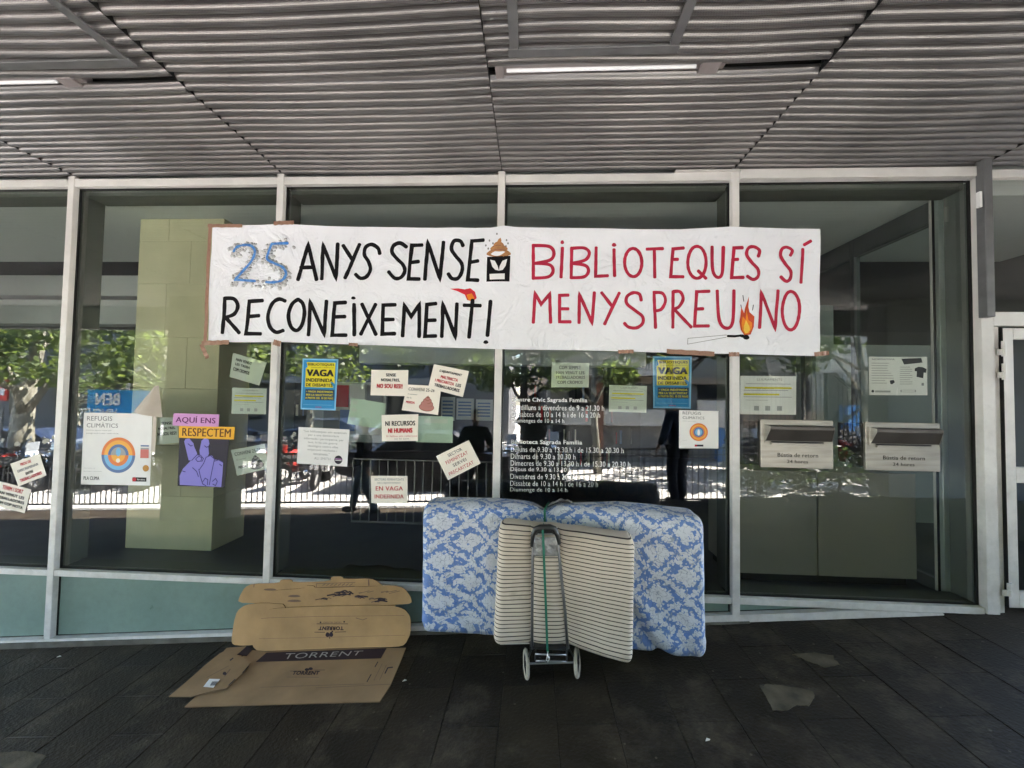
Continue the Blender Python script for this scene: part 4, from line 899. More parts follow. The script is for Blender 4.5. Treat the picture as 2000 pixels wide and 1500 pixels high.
# ================================================================== RETURN BOXES
steel = mat('brushed_stainless', (.46, .43, .375), .34, .7, .3, 3, .05, 60, stretch=(1, 1, 12)); steel_d = mat('shade_darkened_steel', (.13, .115, .105), .4, .7, .25, 6)  # second steel is darkened: the shade under the hood put into its colour
steel_print = mat('engraved_black', (.04, .035, .03), .6)
def return_box(quad, label):
    c = [P(u, v, -.002) for u, v in quad]; x0, x1 = c[0].x, c[1].x; z1, z0 = c[0].z, c[3].z
    e = empty('return_box', ((x0+x1)/2, -.01, z0), label, 'book return box', 'steel book return boxes set in the glass')
    w_, h_ = x1-x0, z1-z0
    q = MB(); q.box((x0, -.012, z0), (x1, .011, z1), steel); q.build('face_plate', e, bevel=.002)
    q = MB(); q.box((x0+.03, .012, z0+.02), (x1-.03, .3, z1-.02), steel_d); q.build('inner_chute', e)
    ha, hb = x0+.05*w_, x1-.02*w_; zt_, zb_ = z1-.11*h_, z1-.44*h_; pr = .06
    q = MB()
    q.add([(ha, -.013, zt_), (hb, -.013, zt_), (hb-.015, -pr, zt_-.01), (ha+.015, -pr, zt_-.01), (ha+.015, -pr, zt_-.03), (hb-.015, -pr, zt_-.03), (hb, -.016, zb_), (ha, -.016, zb_)], [(0, 3, 2, 1), (3, 4, 5, 2), (4, 7, 6, 5)], steel_d)
    q.build('hood', e)
    for xa, sg in ((ha, 1), (hb, -1)):
        q = MB(); q.slab([(xa, -.0135, zt_+.003), (xa+.015*sg, -pr-.002, zt_-.008), (xa+.015*sg, -pr-.002, zt_-.034), (xa, -.0135, zb_-.02)], (-.002*sg, 0, 0), steel); q.build('cheek', e)
    q = MB(); q.box((x0+.13*w_, -.03, zb_-.028), (x1-.14*w_, -.0125, zb_-.012), steel); q.build('lip', e, bevel=.002)
    q = MB(); q.box((x0+.14*w_, -.0305, zb_-.011), (x1-.15*w_, -.0126, zb_-.004), ink); q.build('slot', e)
    s = Sheet([(x0, -.0128, z1), (x1, -.0128, z1), (x1, -.0128, z0), (x0, -.0128, z0)])
    s.text('Bústia de retorn', .23, .69, .79, .775, steel_print, .03).text('24 hores', .36, .83, .65, .9, steel_print, .03); s.mb.build('lettering', e)
    return e
return_box([(1484.4,819),(1625,819),(1625,912.8),(1485,912)], 'stainless book return box under the large pale sheet, left one of the pair')
return_box([(1688,824),(1833,824),(1833,918),(1689.5,917.5)], 'stainless book return box nearest the right post, right one of the pair')

# ================================================================== CARDBOARD
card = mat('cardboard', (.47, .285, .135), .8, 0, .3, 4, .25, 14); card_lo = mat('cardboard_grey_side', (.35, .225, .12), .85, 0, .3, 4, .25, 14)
edge_c = mat('cardboard_edge', (.16, .10, .055), .9)
CBO = G(625, 1268)
cb = empty('cardboard_box', CBO, 'flattened brown cardboard box, half leaning on the green panel and half lying on the tiles', 'cardboard')
A_, B_ = G(500, 1268), G(770, 1266); lean_n = None
basey = (A_.y+B_.y)/2
pl0 = Vector((0, basey, (A_.z+B_.z)/2)); updir = Vector((0, -.075-basey, .62)).normalized(); ldir = (B_-A_).normalized(); lnn = ldir.cross(updir).normalized()
if lnn.y > 0: lnn = -lnn
def cmap(off):
    return lambda x, y: PP(320+x/3.704, 1100+y/3.704, A_+lnn*off, lnn)
def board(poly, f, name, m=card, th=.004):
    pts = [f(*p) for p in poly]; nn = (pts[1]-pts[0]).cross(pts[2]-pts[0]).normalized()
    if (EYE-pts[0]).dot(nn) < 0: nn = -nn
    q = MB(); q.slab(pts, -nn*th, m, edge_c); q2 = q.build(name, cb); return nn
def roundp(pts, it=2):
    for _ in range(it):
        o = []
        for i in range(len(pts)):
            a, b = pts[i], pts[(i+1) % len(pts)]; o += [(a[0]*.8+b[0]*.2, a[1]*.8+b[1]*.2), (a[0]*.2+b[0]*.8, a[1]*.2+b[1]*.8)]
        pts = o
    return pts
f0, f1, f2, f3 = cmap(.03), cmap(.018), cmap(.008), cmap(-.004)
board(roundp([(535,285),(550,235),(585,175),(640,148),(835,143),(846,117),(925,117),(934,140),(1205,130),(1212,96),(1290,95),(1298,114),(1500,110),(1560,140),(1610,190),(1600,260),(1100,290),(700,292)], 1), f3, 'back_flap')
board(roundp([(700,350),(718,290),(750,228),(800,196),(1015,182),(1022,162),(1085,162),(1095,178),(1500,168),(1660,158),(1740,180),(1785,240),(1797,294),(1660,302),(1640,360),(900,380)], 1), f2, 'middle_flap')
board(roundp([(488,560),(505,430),(530,345),(590,300),(720,285),(900,300),(900,560),(632,594),(560,597),(500,590)], 1), f1, 'side_flap')
board(roundp([(640,600),(640,540),(665,440),(705,372),(770,330),(870,322),(1100,312),(1640,302),(1740,330),(1788,390),(1785,510),(1745,590),(1690,606),(1400,610),(900,630),(680,638)], 1), f0, 'front_flap')
class CardPrint(Brush):
    pass
def cprint(fm, shift, name, fn):
    br = Brush(0, 0, 1, lambda u, v, l: fm(u, v)+shift*(l)); fn(br); tag(br.mb.build(name, cb), kind='stuff')
def ctext(br, body, quad, m, bold=.03):
    vv, ff = text_mesh(body, bold); 
    def q(x, y):
        a = (quad[3][0]*(1-x)+quad[2][0]*x, quad[3][1]*(1-x)+quad[2][1]*x); b = (quad[0][0]*(1-x)+quad[1][0]*x, quad[0][1]*(1-x)+quad[1][1]*x)
        return a[0]*(1-y)+b[0]*y, a[1]*(1-y)+b[1]*y
    br.mb.add([br.mapf(*q(x, y), .0024) for x, y in vv], ff, m)
pk = mat('carton_ink', (.03, .018, .025), .6); pkf = mat('carton_faded_ink_and_creases', (.16, .10, .07), .8)
def pr_front(b):     # upside down
    b.stroke([(705,400),(760,395),(1100,385),(1740,378)], 2.5, pkf); b.stroke([(690,545),(1000,540),(1745,520)], 2, pkf); b.stroke([(1390,395),(1440,410),(1470,398)], 4, pkf)  # fold creases, their shade drawn as thin dark strokes
    ctext(b, 'TORRENT', [(1302,484),(1118,484),(1126,456),(1300,456)], pk, .04)
    b.stroke([(1108,438),(1332,438)], 4, pk); b.stroke([(1092,498),(1166,499)], 4, pk); b.stroke([(1240,498),(1318,495)], 4, pk)
    ctext(b, 'GRUPO FRUTERO', [(1286,432),(1155,432),(1155,422),(1286,422)], pkf, .02); b.blob((1135,427), 6, pk); b.blob((1306,423), 6, pk)
    b.blob((1186,516), 15, pk, 17); b.blob((1212,514), 14, pk, 18); b.stroke([(1200,530),(1202,545)], 5, pk); b.stroke([(1215,500),(1222,490)], 9, pk)
cprint(f0, lnn, 'print', pr_front)
def pr_mid(b):
    rr = random.Random(5)
    for p, r_ in (((945,237), 44), ((945,272), 50)): 
        b.blob(p, r_, pkf, 9)
    for i in range(30):
        x = rr.uniform(1130, 1600); y = 268-60*math.exp(-((x-1330)/130)**2)+rr.uniform(-12, 16); L = rr.uniform(25, 90)
        b.stroke([(x-L/2, y+4), (x, y-3), (x+L/2, y+3)], rr.uniform(3, 11), rr.choice([pk, pk, pkf]), True)
    for i in range(10):
        x = rr.uniform(1130, 1640); b.stroke([(x, 215+rr.uniform(-12, 10)), (x+rr.uniform(30, 80), 205+rr.uniform(-12, 10))], 4, pkf)
cprint(f2, lnn, 'print', pr_mid)
def pr_back(b):
    b.stroke([(1105,172),(1105,148),(1385,138)], 4, pkf); b.stroke([(1105,176),(1380,166)], 4, pkf); b.stroke([(1482,120),(1484,160)], 9, pkf)
    for i in range(8): b.stroke([(1150+i*28,160),(1170+i*28,148)], 5, pkf)
    b.blob((770,190), 46, pkf, 8)
    b.stroke([(655,150),(652,172)], 5, pkf)
cprint(f3, lnn, 'print', pr_back)
gflat = lambda lift: (lambda x, y: G(320+x/3.704, 1100+y/3.704, lift))
g0, g1 = gflat(.012), gflat(.026)
board([(455,612),(592,600),(640,628),(735,640),(1400,612),(1752,612),(1722,690),(1640,880),(1562,1000),(1200,1008),(600,1025),(150,1038),(228,966),(330,860),(380,760),(420,650)], g0, 'ground_panel', card_lo, .006)
def g_left(x, y):    # side wing that lifts a little off the floor
    return G(320+x/3.704, 1100+y/3.704, .02+.02*max(0, min(1, (y-640)/300))*(1 if 150 < x < 600 else .3))
pts2 = [(300,735),(400,660),(470,700),(560,705),(620,716),(575,790),(470,885),(300,920),(150,905),(35,963),(120,900),(205,820)]
board([(35,964),(150,868),(205,820),(300,735),(400,655),(455,625),(600,700),(628,718),(575,790),(455,905),(340,925),(200,965)], g1, 'side_wing', card_lo, .004)
def pr_flat(b):
    b.poly([(742,648),(1612,616),(1570,690),(664,716)], pk, .0012)
    b.stroke([(1548,716),(1528,752)], 6, pk); b.stroke([(1500,806),(1470,860)], 6, pk)
    ctext(b, 'TORRENT', [(940,782),(1130,782),(1120,810),(925,810)], pk, .04); b.stroke([(915,783),(1010,782)], 3, pk); b.stroke([(1090,776),(1165,775)], 3, pk); b.stroke([(890,826),(1120,828)], 3, pkf)
    b.blob((1035,772), 16, pk, 10); b.blob((1062,766), 16, pk, 10)
    b.stroke([(1100,1000-95),(1400,890),(1640,878)], 3, pkf)
    b.stroke([(1600,800),(1620,760),(1655,755)], 8, pk); b.stroke([(1520,850),(1580,730)], 3, pkf); b.stroke([(1560,850),(1610,740)], 3, pkf)
    b.stroke([(700,900),(1450,876)], 3, pkf)
cprint(g0, GN, 'print', pr_flat)
def pr_band(b): ctext(b, 'TORRENT', [(885,655),(1445,635),(1420,668),(860,697)], mat('carton_white_print', (.4, .38, .37), .7), -.005)
cprint(gflat(.0135), GN, 'print', pr_band)
def pr_wing(b):
    b.stroke([(612,748),(570,795)], 6, pk); b.stroke([(515,842),(468,886)], 6, pk); b.stroke([(575,662),(565,675)], 8, pk); b.stroke([(500,690),(480,704)], 9, pk)
    b.blob((440,800), 14, pk, 12); b.stroke([(480,770),(440,820)], 6, pkf); b.stroke([(310,830),(470,745)], 3, pkf)
    b.poly([(330,840),(408,842),(358,905),(285,898)], paper, .0034); 
    for i in range(6): b.poly([(352+i*7,860),(356+i*7,860),(338+i*7,890),(334+i*7,890)], ink, .0042)
cprint(g1, GN, 'print', pr_wing)
q = MB(); q.slab([g0(600,603)+GN*.003, g0(640,628)+GN*.003, g0(600,672)+GN*.003, g0(530,665)+GN*.003], -GN*.002, pk); q.build('print', cb)

# ================================================================== MATTRESSES AND TROLLEY
def rounded(hx, hy, hz, r_, nx, ny, nz):
    """rounded box surface; returns positions + faces + unit coords"""
    def lin(n, h): return [-h+2*h*i/n for i in range(n+1)]
    vid = {}; vv = []; ff = []
    X, Y, Z = lin(nx, hx), lin(ny, hy), lin(nz, hz)
    def g(i, j, k):
        if (i, j, k) not in vid:
            p = Vector((X[i], Y[j], Z[k])); inner = Vector((max(-hx+r_, min(hx-r_, p.x)), max(-hy+r_, min(hy-r_, p.y)), max(-hz+r_, min(hz-r_, p.z))))
            d = p-inner; vid[(i, j, k)] = len(vv); vv.append(inner+d.normalized()*r_ if d.length > 1e-9 else p)
        return vid[(i, j, k)]
    for i in range(nx):
        for k in range(nz):
            ff.append((g(i,0,k), g(i+1,0,k), g(i+1,0,k+1), g(i,0,k+1))); ff.append((g(i,ny,k), g(i,ny,k+1), g(i+1,ny,k+1), g(i+1,ny,k)))
    for j in range(ny):
        for k in range(nz):
            ff.append((g(0,j,k), g(0,j,k+1), g(0,j+1,k+1), g(0,j+1,k))); ff.append((g(nx,j,k), g(nx,j+1,k), g(nx,j+1,k+1), g(nx,j,k+1)))
    for i in range(nx):
        for j in range(ny):
            ff.append((g(i,j,0), g(i,j+1,0), g(i+1,j+1,0), g(i+1,j,0))); ff.append((g(i,j,nz), g(i+1,j,nz), g(i+1,j+1,nz), g(i,j+1,nz)))
    return vv, ff
def colcurve(cols, a):     # cols: (s, top, bottom) world points
    ks = [c[0] for c in cols]; i = 0
    while i < len(ks)-2 and a > ks[i+1]: i += 1
    t = (a-ks[i])/(ks[i+1]-ks[i]); tt = t*t*(3-2*t)*.5+t*.5
    return cols[i][1].lerp(cols[i+1][1], tt), cols[i][2].lerp(cols[i+1][2], tt)
def damask():
    m = bpy.data.materials.new('blue_damask_ticking'); m.use_nodes = True; n, l = N(m); b = n['Principled BSDF']; b.inputs['Roughness'].default_value = .45; b.inputs['Sheen Weight'].default_value = .1
    uv = n.new('ShaderNodeUVMap'); 
    nz_ = n.new('ShaderNodeTexNoise'); nz_.inputs['Scale'].default_value = 9; nz_.inputs['Detail'].default_value = 2; l.new(uv.outputs[0], nz_.inputs[0])
    wv = n.new('ShaderNodeVectorMath'); wv.operation = 'MULTIPLY_ADD'; l.new(nz_.outputs['Color'], wv.inputs[0]); wv.inputs[1].default_value = (.04, .04, 0); l.new(uv.outputs[0], wv.inputs[2])
    sx = n.new('ShaderNodeSeparateXYZ'); l.new(wv.outputs[0], sx.inputs[0])
    u = mathn(n, l, 'MULTIPLY', sx.outputs[0], 1/.30); v = mathn(n, l, 'MULTIPLY', sx.outputs[1], 1/.245)
    a = mathn(n, l, 'PINGPONG', mathn(n, l, 'ADD', u, v), .5); c = mathn(n, l, 'PINGPONG', mathn(n, l, 'SUBTRACT', u, v), .5)   # 0 on the lattice lines .5 mid
    # medallion: both near .5 ; garland: near 0
    mn = mathn(n, l, 'MINIMUM', a, c)
    med = mathn(n, l, 'MINIMUM', mathn(n, l, 'SUBTRACT', mn, .22), .1); gar = mathn(n, l, 'MINIMUM', mathn(n, l, 'SUBTRACT', .085, mn), .07); bias = mathn(n, l, 'MAXIMUM', med, gar)
    fl = n.new('ShaderNodeTexVoronoi'); fl.inputs['Scale'].default_value = 56; l.new(wv.outputs[0], fl.inputs[0])
    f2 = n.new('ShaderNodeTexNoise'); f2.inputs['Scale'].default_value = 30; f2.inputs['Detail'].default_value = 6; f2.inputs['Roughness'].default_value = .65; f2.inputs['Distortion'].default_value = 1.3; l.new(wv.outputs[0], f2.inputs[0])
    pet = mathn(n, l, 'SUBTRACT', .36, fl.outputs['Distance'])
    tot = mathn(n, l, 'ADD', mathn(n, l, 'MULTIPLY', bias, 5.5), mathn(n, l, 'ADD', mathn(n, l, 'MULTIPLY', pet, 1.3), mathn(n, l, 'MULTIPLY', mathn(n, l, 'SUBTRACT', f2.outputs[0], .5), 2.2)))
    r = n.new('ShaderNodeValToRGB'); r.color_ramp.elements[0].position = .0; r.color_ramp.elements[1].position = .1; r.color_ramp.elements[0].color = (.095, .19, .47, 1); r.color_ramp.elements[1].color = (.55, .58, .65, 1)
    l.new(mathn(n, l, 'ADD', tot, .26), r.inputs[0])
    # thin grey veins in the flowers
    ve = n.new('ShaderNodeTexVoronoi'); ve.feature = 'DISTANCE_TO_EDGE'; ve.inputs['Scale'].default_value = 38; l.new(wv.outputs[0], ve.inputs[0])
    e1 = mathn(n, l, 'LESS_THAN', ve.outputs['Distance'], .04); e2 = mathn(n, l, 'MULTIPLY', e1, mathn(n, l, 'GREATER_THAN', f2.outputs[0], .5))
    mx = n.new('ShaderNodeMix'); mx.data_type = 'RGBA'; l.new(mathn(n, l, 'MULTIPLY', e2, .8), mx.inputs[0]); l.new(r.outputs[0], mx.inputs[6]); mx.inputs[7].default_value = (.22, .27, .36, 1)
    # grime at the foot
    tc = n.new('ShaderNodeTexCoord'); so_ = n.new('ShaderNodeSeparateXYZ'); l.new(uv.outputs[0], so_.inputs[0])
    gn = n.new('ShaderNodeTexNoise'); gn.inputs['Scale'].default_value = 5; gn.inputs['Detail'].default_value = 8; l.new(uv.outputs[0], gn.inputs[0])
    low = mathn(n, l, 'SUBTRACT', .62, mathn(n, l, 'MULTIPLY', so_.outputs[1], 2.2)); gr = mathn(n, l, 'ADD', low, mathn(n, l, 'MULTIPLY', mathn(n, l, 'SUBTRACT', gn.outputs[0], .62), 3.0))
    grr = n.new('ShaderNodeClamp'); l.new(gr, grr.inputs[0]); g2 = mathn(n, l, 'MULTIPLY', grr.outputs[0], .75)
    mg = n.new('ShaderNodeMix'); mg.data_type = 'RGBA'; l.new(g2, mg.inputs[0]); l.new(mx.outputs[2], mg.inputs[6]); mg.inputs[7].default_value = (.14, .14, .14, 1)
    l.new(mg.outputs[2], b.inputs['Base Color'])
    bt = n.new('ShaderNodeTexNoise'); bt.inputs['Scale'].default_value = 6; bt.inputs['Detail'].default_value = 6; bt.inputs['Distortion'].default_value = .8; l.new(tc.outputs['Object'], bt.inputs[0])
    bp = n.new('ShaderNodeBump'); bp.inputs['Strength'].default_value = .9; bp.inputs['Distance'].default_value = .03; l.new(bt.outputs[0], bp.inputs['Height']); l.new(bp.outputs[0], b.inputs['Normal'])
    return m
def make_mattress(name, cols, thick, r_, mat_, dims, label, deform, hz, nx=110, nz=56, ny=10):
    hx = dims/2; vv, ff = rounded(hx, thick/2, hz, r_, nx, ny, nz); out = []; uv = []
    for p in vv:
        s_ = (p.x/hx+1)/2; t = (1-p.z/hz)/2
        tp, bt = colcurve(cols, s_); q = tp.lerp(bt, t); yy = p.y+thick/2
        q = Vector((q.x, q.y+yy, q.z)); q = deform(q, s_, t, p.y/(thick/2)); out.append(q)
        uv.append((p.x+hx+(p.y+thick/2)*(.9 if abs(p.x) > hx-r_*1.2 else 0), (p.z+hz)+(p.y+thick/2)*(.9 if abs(p.z) > hz-r_*1.2 else 0)))
    mb = MB(); mb.add(out, ff, mat_); mb.uv = uv; o = mb.build(name, smooth=True); tag(o, label, 'mattress'); return o
def col(s_, ut, vt, ub, vb, y): return (s_, P(ut, vt, y), P(ub, vb, y))
us = (828, 950, 1066, 1220, 1375)
bl = [(0, P(822, 986, -.44), P(820, 1242, -.44)), (.22, P(950, 984, -.44), P(948, 1249, -.44)), (.435, P(1066, 990, -.39), P(1064, 1262, -.39)), (.7, P(1215, 994, -.47), P(1218, 1276, -.47)), (1, P(1380, 1012, -.55), P(1385, 1297, -.55))]
def d_blue(q, s_, t, c):
    k = math.exp(-((s_-.435)/.045)**2); k2 = math.exp(-((s_-.435)/.16)**2)
    top_ = max(0, 1-t*3)
    q.z -= .035*k*top_; back = (c+1)/2
    q.y -= back*.10*k2*top_; 
    wr = math.exp(-((s_-.435)/.22)**2)*(1-k)
    ang = math.atan2(t-.05, s_-.435+1e-5)
    if c < 0: q.y += .010*math.sin(ang*17)*wr*max(0, 1-t*1.6)
    if c < 0 and s_ > .62: # long drape fold on the right wing
        d = (s_-.66)-.33*(t-.45); q.y += .028*math.exp(-(d/.02)**2)*max(0, min(1, (t-.3)*3))-.022*math.exp(-((d-.05)/.035)**2)*max(0, min(1, (t-.3)*3))
        d = (s_-.72)-.42*(t-.7); q.y += .02*math.exp(-(d/.014)**2)*max(0, min(1, (t-.45)*3))
    # quilted softness and slumped lower corner
    q.y += (.007*noise.noise(Vector((s_*9, t*6, 1)))+.004*noise.noise(Vector((s_*25, t*15, 3))))
    q.z += .008*noise.noise(Vector((s_*7, c, t*3)))
    if t > .85: q.x += .012*noise.noise(Vector((s_*20, 5, t*20)))
    return q
blue_m = damask()
make_mattress('mattress', bl, .26, .075, blue_m, 1.78, 'large blue and white floral mattress tied upright behind the striped one', d_blue, .41)
strip_m = mat('striped_ticking', (.60, .52, .43), .8, 0, .12, 4); n_, l_ = N(strip_m); b_ = n_['Principled BSDF']
uvn = n_.new('ShaderNodeUVMap'); sx = n_.new('ShaderNodeSeparateXYZ'); l_.new(uvn.outputs[0], sx.inputs[0]); src = b_.inputs['Base Color'].links[0].from_socket
fr = mathn(n_, l_, 'FRACT', sx.outputs[1]); st = mathn(n_, l_, 'LESS_THAN', fr, .23)
mx = n_.new('ShaderNodeMix'); mx.data_type = 'RGBA'; l_.new(st, mx.inputs[0]); l_.new(src, mx.inputs[6]); mx.inputs[7].default_value = (.045, .035, .04, 1)
gn = n_.new('ShaderNodeTexNoise'); gn.inputs['Scale'].default_value = 7; gn.inputs['Detail'].default_value = 7; tc = n_.new('ShaderNodeTexCoord'); l_.new(tc.outputs['Object'], gn.inputs[0])
gr = n_.new('ShaderNodeMapRange'); gr.inputs['From Min'].default_value = .6; gr.inputs['From Max'].default_value = .78; gr.inputs['To Max'].default_value = .5; l_.new(gn.outputs[0], gr.inputs[0])
mx2 = n_.new('ShaderNodeMix'); mx2.data_type = 'RGBA'; l_.new(gr.outputs[0], mx2.inputs[0]); l_.new(mx.outputs[2], mx2.inputs[6]); mx2.inputs[7].default_value = (.22, .18, .14, 1); l_.new(mx2.outputs[2], b_.inputs['Base Color'])
NS = 30
def scol(s_, ut, vt, ub, vb, y): return (s_, P(ut, vt, y), P(ub, vb, y))
sc_ = [scol(0, 974, 1022, 962, 1262, -.60), scol(.25, 1036, 1027, 1038, 1260, -.60), scol(.5, 1091, 1032, 1109, 1260, -.60), scol(1, 1241, 1050, 1236, 1293, -.61)]
old_ = [scol(0, 979, 1022, 967, 1260, -.60), scol(.13, 1008, 1023, 1000, 1264, -.635), scol(.25, 1036, 1027, 1038, 1257, -.60), scol(.37, 1063, 1029, 1070, 1268, -.65), scol(.5, 1091, 1032, 1109, 1257, -.60), scol(.72, 1160, 1036, 1163, 1280, -.66), scol(1, 1234, 1050, 1229, 1292, -.63)]
def d_str(q, s_, t, c):
    seg_ = (s_/.25) if s_ < .25 else ((s_-.25)/.25 if s_ < .5 else (s_-.5)/.5); bu = max(0, math.sin(math.pi*min(1, max(0, seg_))))**.5
    if s_ < .25: bu = max(0, math.cos(math.pi/2*min(1, seg_)))**.5
    if s_ >= .5: bu = max(0, math.sin(math.pi/2*min(1, seg_*1.6)))**.5
    amp = .022 if s_ < .25 else (.03 if s_ < .5 else .045)
    if c < .99: q.y -= amp*bu*(1-(c+1)/2)
    q.z -= (.012 if s_ < .5 else .02)*bu*max(0, (t-.9)*10)
    q.y += .005*noise.noise(Vector((s_*6, t*5, 7)))+.002*noise.noise(Vector((s_*20, t*22, 2)))
    q.z += .006*noise.noise(Vector((s_*5, 0, t*3)))
    if c > 0 and s_ > .9: q.x += .018*c; q.z += .004
    return q
def make_striped():
    hx, hz, th, r_ = .42, .39, .17, .065; vv, ff = rounded(hx, th/2, hz, r_, 84, 12, 60); out = []; uv = []
    for p in vv:
        s_ = (p.x/hx+1)/2; t = (1-p.z/hz)/2; tp, bt = colcurve(sc_, s_); q = tp.lerp(bt, t); q = Vector((q.x, q.y+p.y+th/2, q.z)); out.append(d_str(q, s_, t, p.y/(th/2)))
        side = max(0, (p.x-(hx-.03))/.03) if p.x > hx-.03 else 0
        uv.append((s_, .5+NS*(1-t)+(1.1*math.sin((p.y+th/2)/th*9)*side*1.0)))
    mb = MB(); mb.add(out, ff, strip_m); mb.uv = uv; o = mb.build('mattress', smooth=True); tag(o, 'cream folded mattress with thin dark stripes strapped to the trolley', 'mattress')
    pip = MB(); pts = []
    for i in range(41):
        s_ = .06+.88*i/40; tp, bt = colcurve(sc_, s_); q = tp.lerp(bt, .985); q.y += .002; pts.append(q)
    pip.tube(pts, .004, mat('piping', (.5, .46, .42), .8), 6); pip.build('piping', o, smooth=True)
    return o
make_striped()
# trolley
tro_m = mat('trolley_tube', (.25, .25, .26), .3, .85, .15, 20); blk = mat('black_plastic', (.015, .015, .016), .4); tyre = mat('worn_cream_tyre', (.4, .36, .3), .75, 0, .4, 25); zinc = mat('zinc', (.5, .5, .5), .35, .8)
TY = -.655
gw = G(1076, 1316); tro = empty('hand_trolley', gw, 'folding two wheeled hand trolley with black handle carrying both mattresses', 'hand trolley')
def TP(x, y, yy=TY): return P(800+x/3.333, 940+y/3.333, yy)
q = MB(); q.tube([TP(812, 345), TP(803, 420), TP(800, 600), TP(797, 900), TP(797, 1090, TY+.01)], .0085, tro_m, 10); q.build('frame_tube', tro, smooth=True)
q = MB(); q.tube([TP(955, 345), TP(968, 430), TP(985, 600), TP(1012, 850), TP(1030, 1090, TY+.01)], .0085, tro_m, 10); q.build('frame_tube', tro, smooth=True)
q = MB(); q.tube([TP(797, 425), TP(803, 350), TP(822, 312), TP(850, 302, TY-.01), TP(915, 300, TY-.01), TP(940, 308), TP(962, 350), TP(974, 410)], [.011, .014, .018, .019, .019, .018, .014, .011], blk, 10)
q.slab([TP(812, 320), TP(950, 318), TP(958, 345), TP(806, 350)], (0, .015, 0), blk); q.build('handle', tro, smooth=True)
q = MB(); q.tube([TP(832, 345, TY-.02), TP(930, 343, TY-.02)], .004, zinc, 6); q.build('crossbar', tro)
foilm = mat('crinkled_plastic_sheet', (.3, .3, .3), .25, .25, .5, 25, .8, 35)
q = MB(); vv = []; ff = []
for i in range(13):
    for j in range(9):
        a, b = i/12, j/8; p = TP(800+168*a+6*b, 362+125*b, TY-.004); p.y += .010*noise.noise(Vector((a*4, b*4, 3)))-.004*math.sin(math.pi*a); vv.append(p)
for i in range(12):
    for j in range(8): k = i*9+j; ff.append((k, k+1, k+10, k+9))
q.add(vv, ff, foilm); q.v += [p+Vector((0, .002, 0)) for p in vv]; k0 = len(vv); q.f += [[k0+i for i in f[::-1]] for f in ff]; q.m += [0]*len(ff); q.build('plastic_wrap', tro, smooth=True)
for y_, off in ((1125, 0), (1168, -.01)):
    q = MB(); q.tube([TP(818, y_, TY-.0), TP(1020, y_+5, TY-.0)], .005, tro_m, 8); q.build('crossbar', tro, smooth=True)
q = MB(); q.tube([TP(822, 1080, TY+.01), TP(818, 1168, TY)], .005, blk, 6); q.tube([TP(1020, 1080, TY+.01), TP(1022, 1172, TY)], .005, blk, 6); q.build('lower_bracket', tro)
a, b = TP(780, 1085), TP(1045, 1085); q = MB(); q.box((a.x, TY+.005, a.z-.01), (b.x, TY+.3, a.z+.004), blk); q.build('load_plate', tro, bevel=.003)
def wheel(px, py, toe, camber):
    c = TP(px, py, TY+.10); c.z = gz(c.x)+.082; ax = Vector((1, toe, camber)).normalized()
    q = MB(); prof = []
    for k in range(13):
        t = 2*math.pi*k/12; prof.append((.069+.013*math.cos(t), .011*math.sin(t)))
    q.lathe(c, ax, prof, tyre, 36); t_ = q.build('tyre', tro, smooth=True)
    q = MB(); q.lathe(c, ax, [(.058, -.006), (.058, .006), (.05, .006), (.05, -.006), (.058, -.006)], blk, 30); q.lathe(c, ax, [(.0, -.014), (.014, -.014), (.014, .014), (.0, .014)], blk, 12)
    side = ax.orthogonal().normalized()
    for k in range(5):
        d = Matrix.Rotation(2*math.pi*k/5, 3, ax) @ side; q.bar(c+d*.01, c+d*.054, .012, .006, blk, ax)
    q.build('rim', t_)
    return c
c1 = wheel(760, 1175, .16, .0); c2 = wheel(1090, 1180, -.22, .1)
q = MB(); q.tube([c1, c2], .006, tro_m, 8); q.build('axle', tro)
q = MB(); q.tube([c1, TP(797, 1080, TY+.01)], .006, blk, 6); q.tube([c2, TP(1030, 1080, TY+.01)], .006, blk, 6); q.build('wheel_arm', tro)
# green luggage strap
grn = mat('green_elastic_strap', (.03, .17, .12), .6, 0, .2, 60, .2, 200)
q = MB(); pts = [P(1072, 981, -.17), P(1070, 984, -.25), P(1067, 989, -.33), P(1064, 995, -.395), P(1064, 1020, -.41), P(1062, 1026, -.60), P(1060, 1034, -.68), P(1062, 1080, -.675), P(1066, 1180, -.675), P(1069, 1266, -.67), P(1070, 1275, -.665)]
for a, b in zip(pts, pts[1:]): q.bar(a, b, .0135, .003, grn, (0, -1, .25))
o = q.build('strap'); tag(o, 'green elastic strap running down the middle of the striped mattress', 'strap')
q = MB(); hk = [P(1070, 1272, -.672), P(1069, 1282, -.68), P(1067, 1289, -.68), P(1070, 1293, -.676), P(1073, 1287, -.672), P(1071, 1279, -.67)]; q.tube(hk, .0035, zinc, 8); q.build('hook', o, smooth=True)
# clear plastic tuft on top
q = MB(); rr = random.Random(9); vv = []; ff = []
for i in range(13):
    for j in range(7):
        a, b = i/12, j/6; c = P(1072+52*a, 988-12*math.sin(math.pi*a)*(1-b*.6)-2, -.36+.2*b); c += Vector((rr.uniform(-.006, .006), rr.uniform(-.01, .01), rr.uniform(-.007, .007))); vv.append(c)
for i in range(12):
    for j in range(6): k = i*7+j; ff.append((k, k+7, k+8, k+1))
q.add(vv, ff, mat('cloudy_plastic', (.42, .43, .42), .3, 0, .2, 30, .4, 50)); o = q.build('plastic_bag'); tag(o, 'crumpled cloudy plastic bag tucked on top of the mattress beside the strap', 'plastic bag')
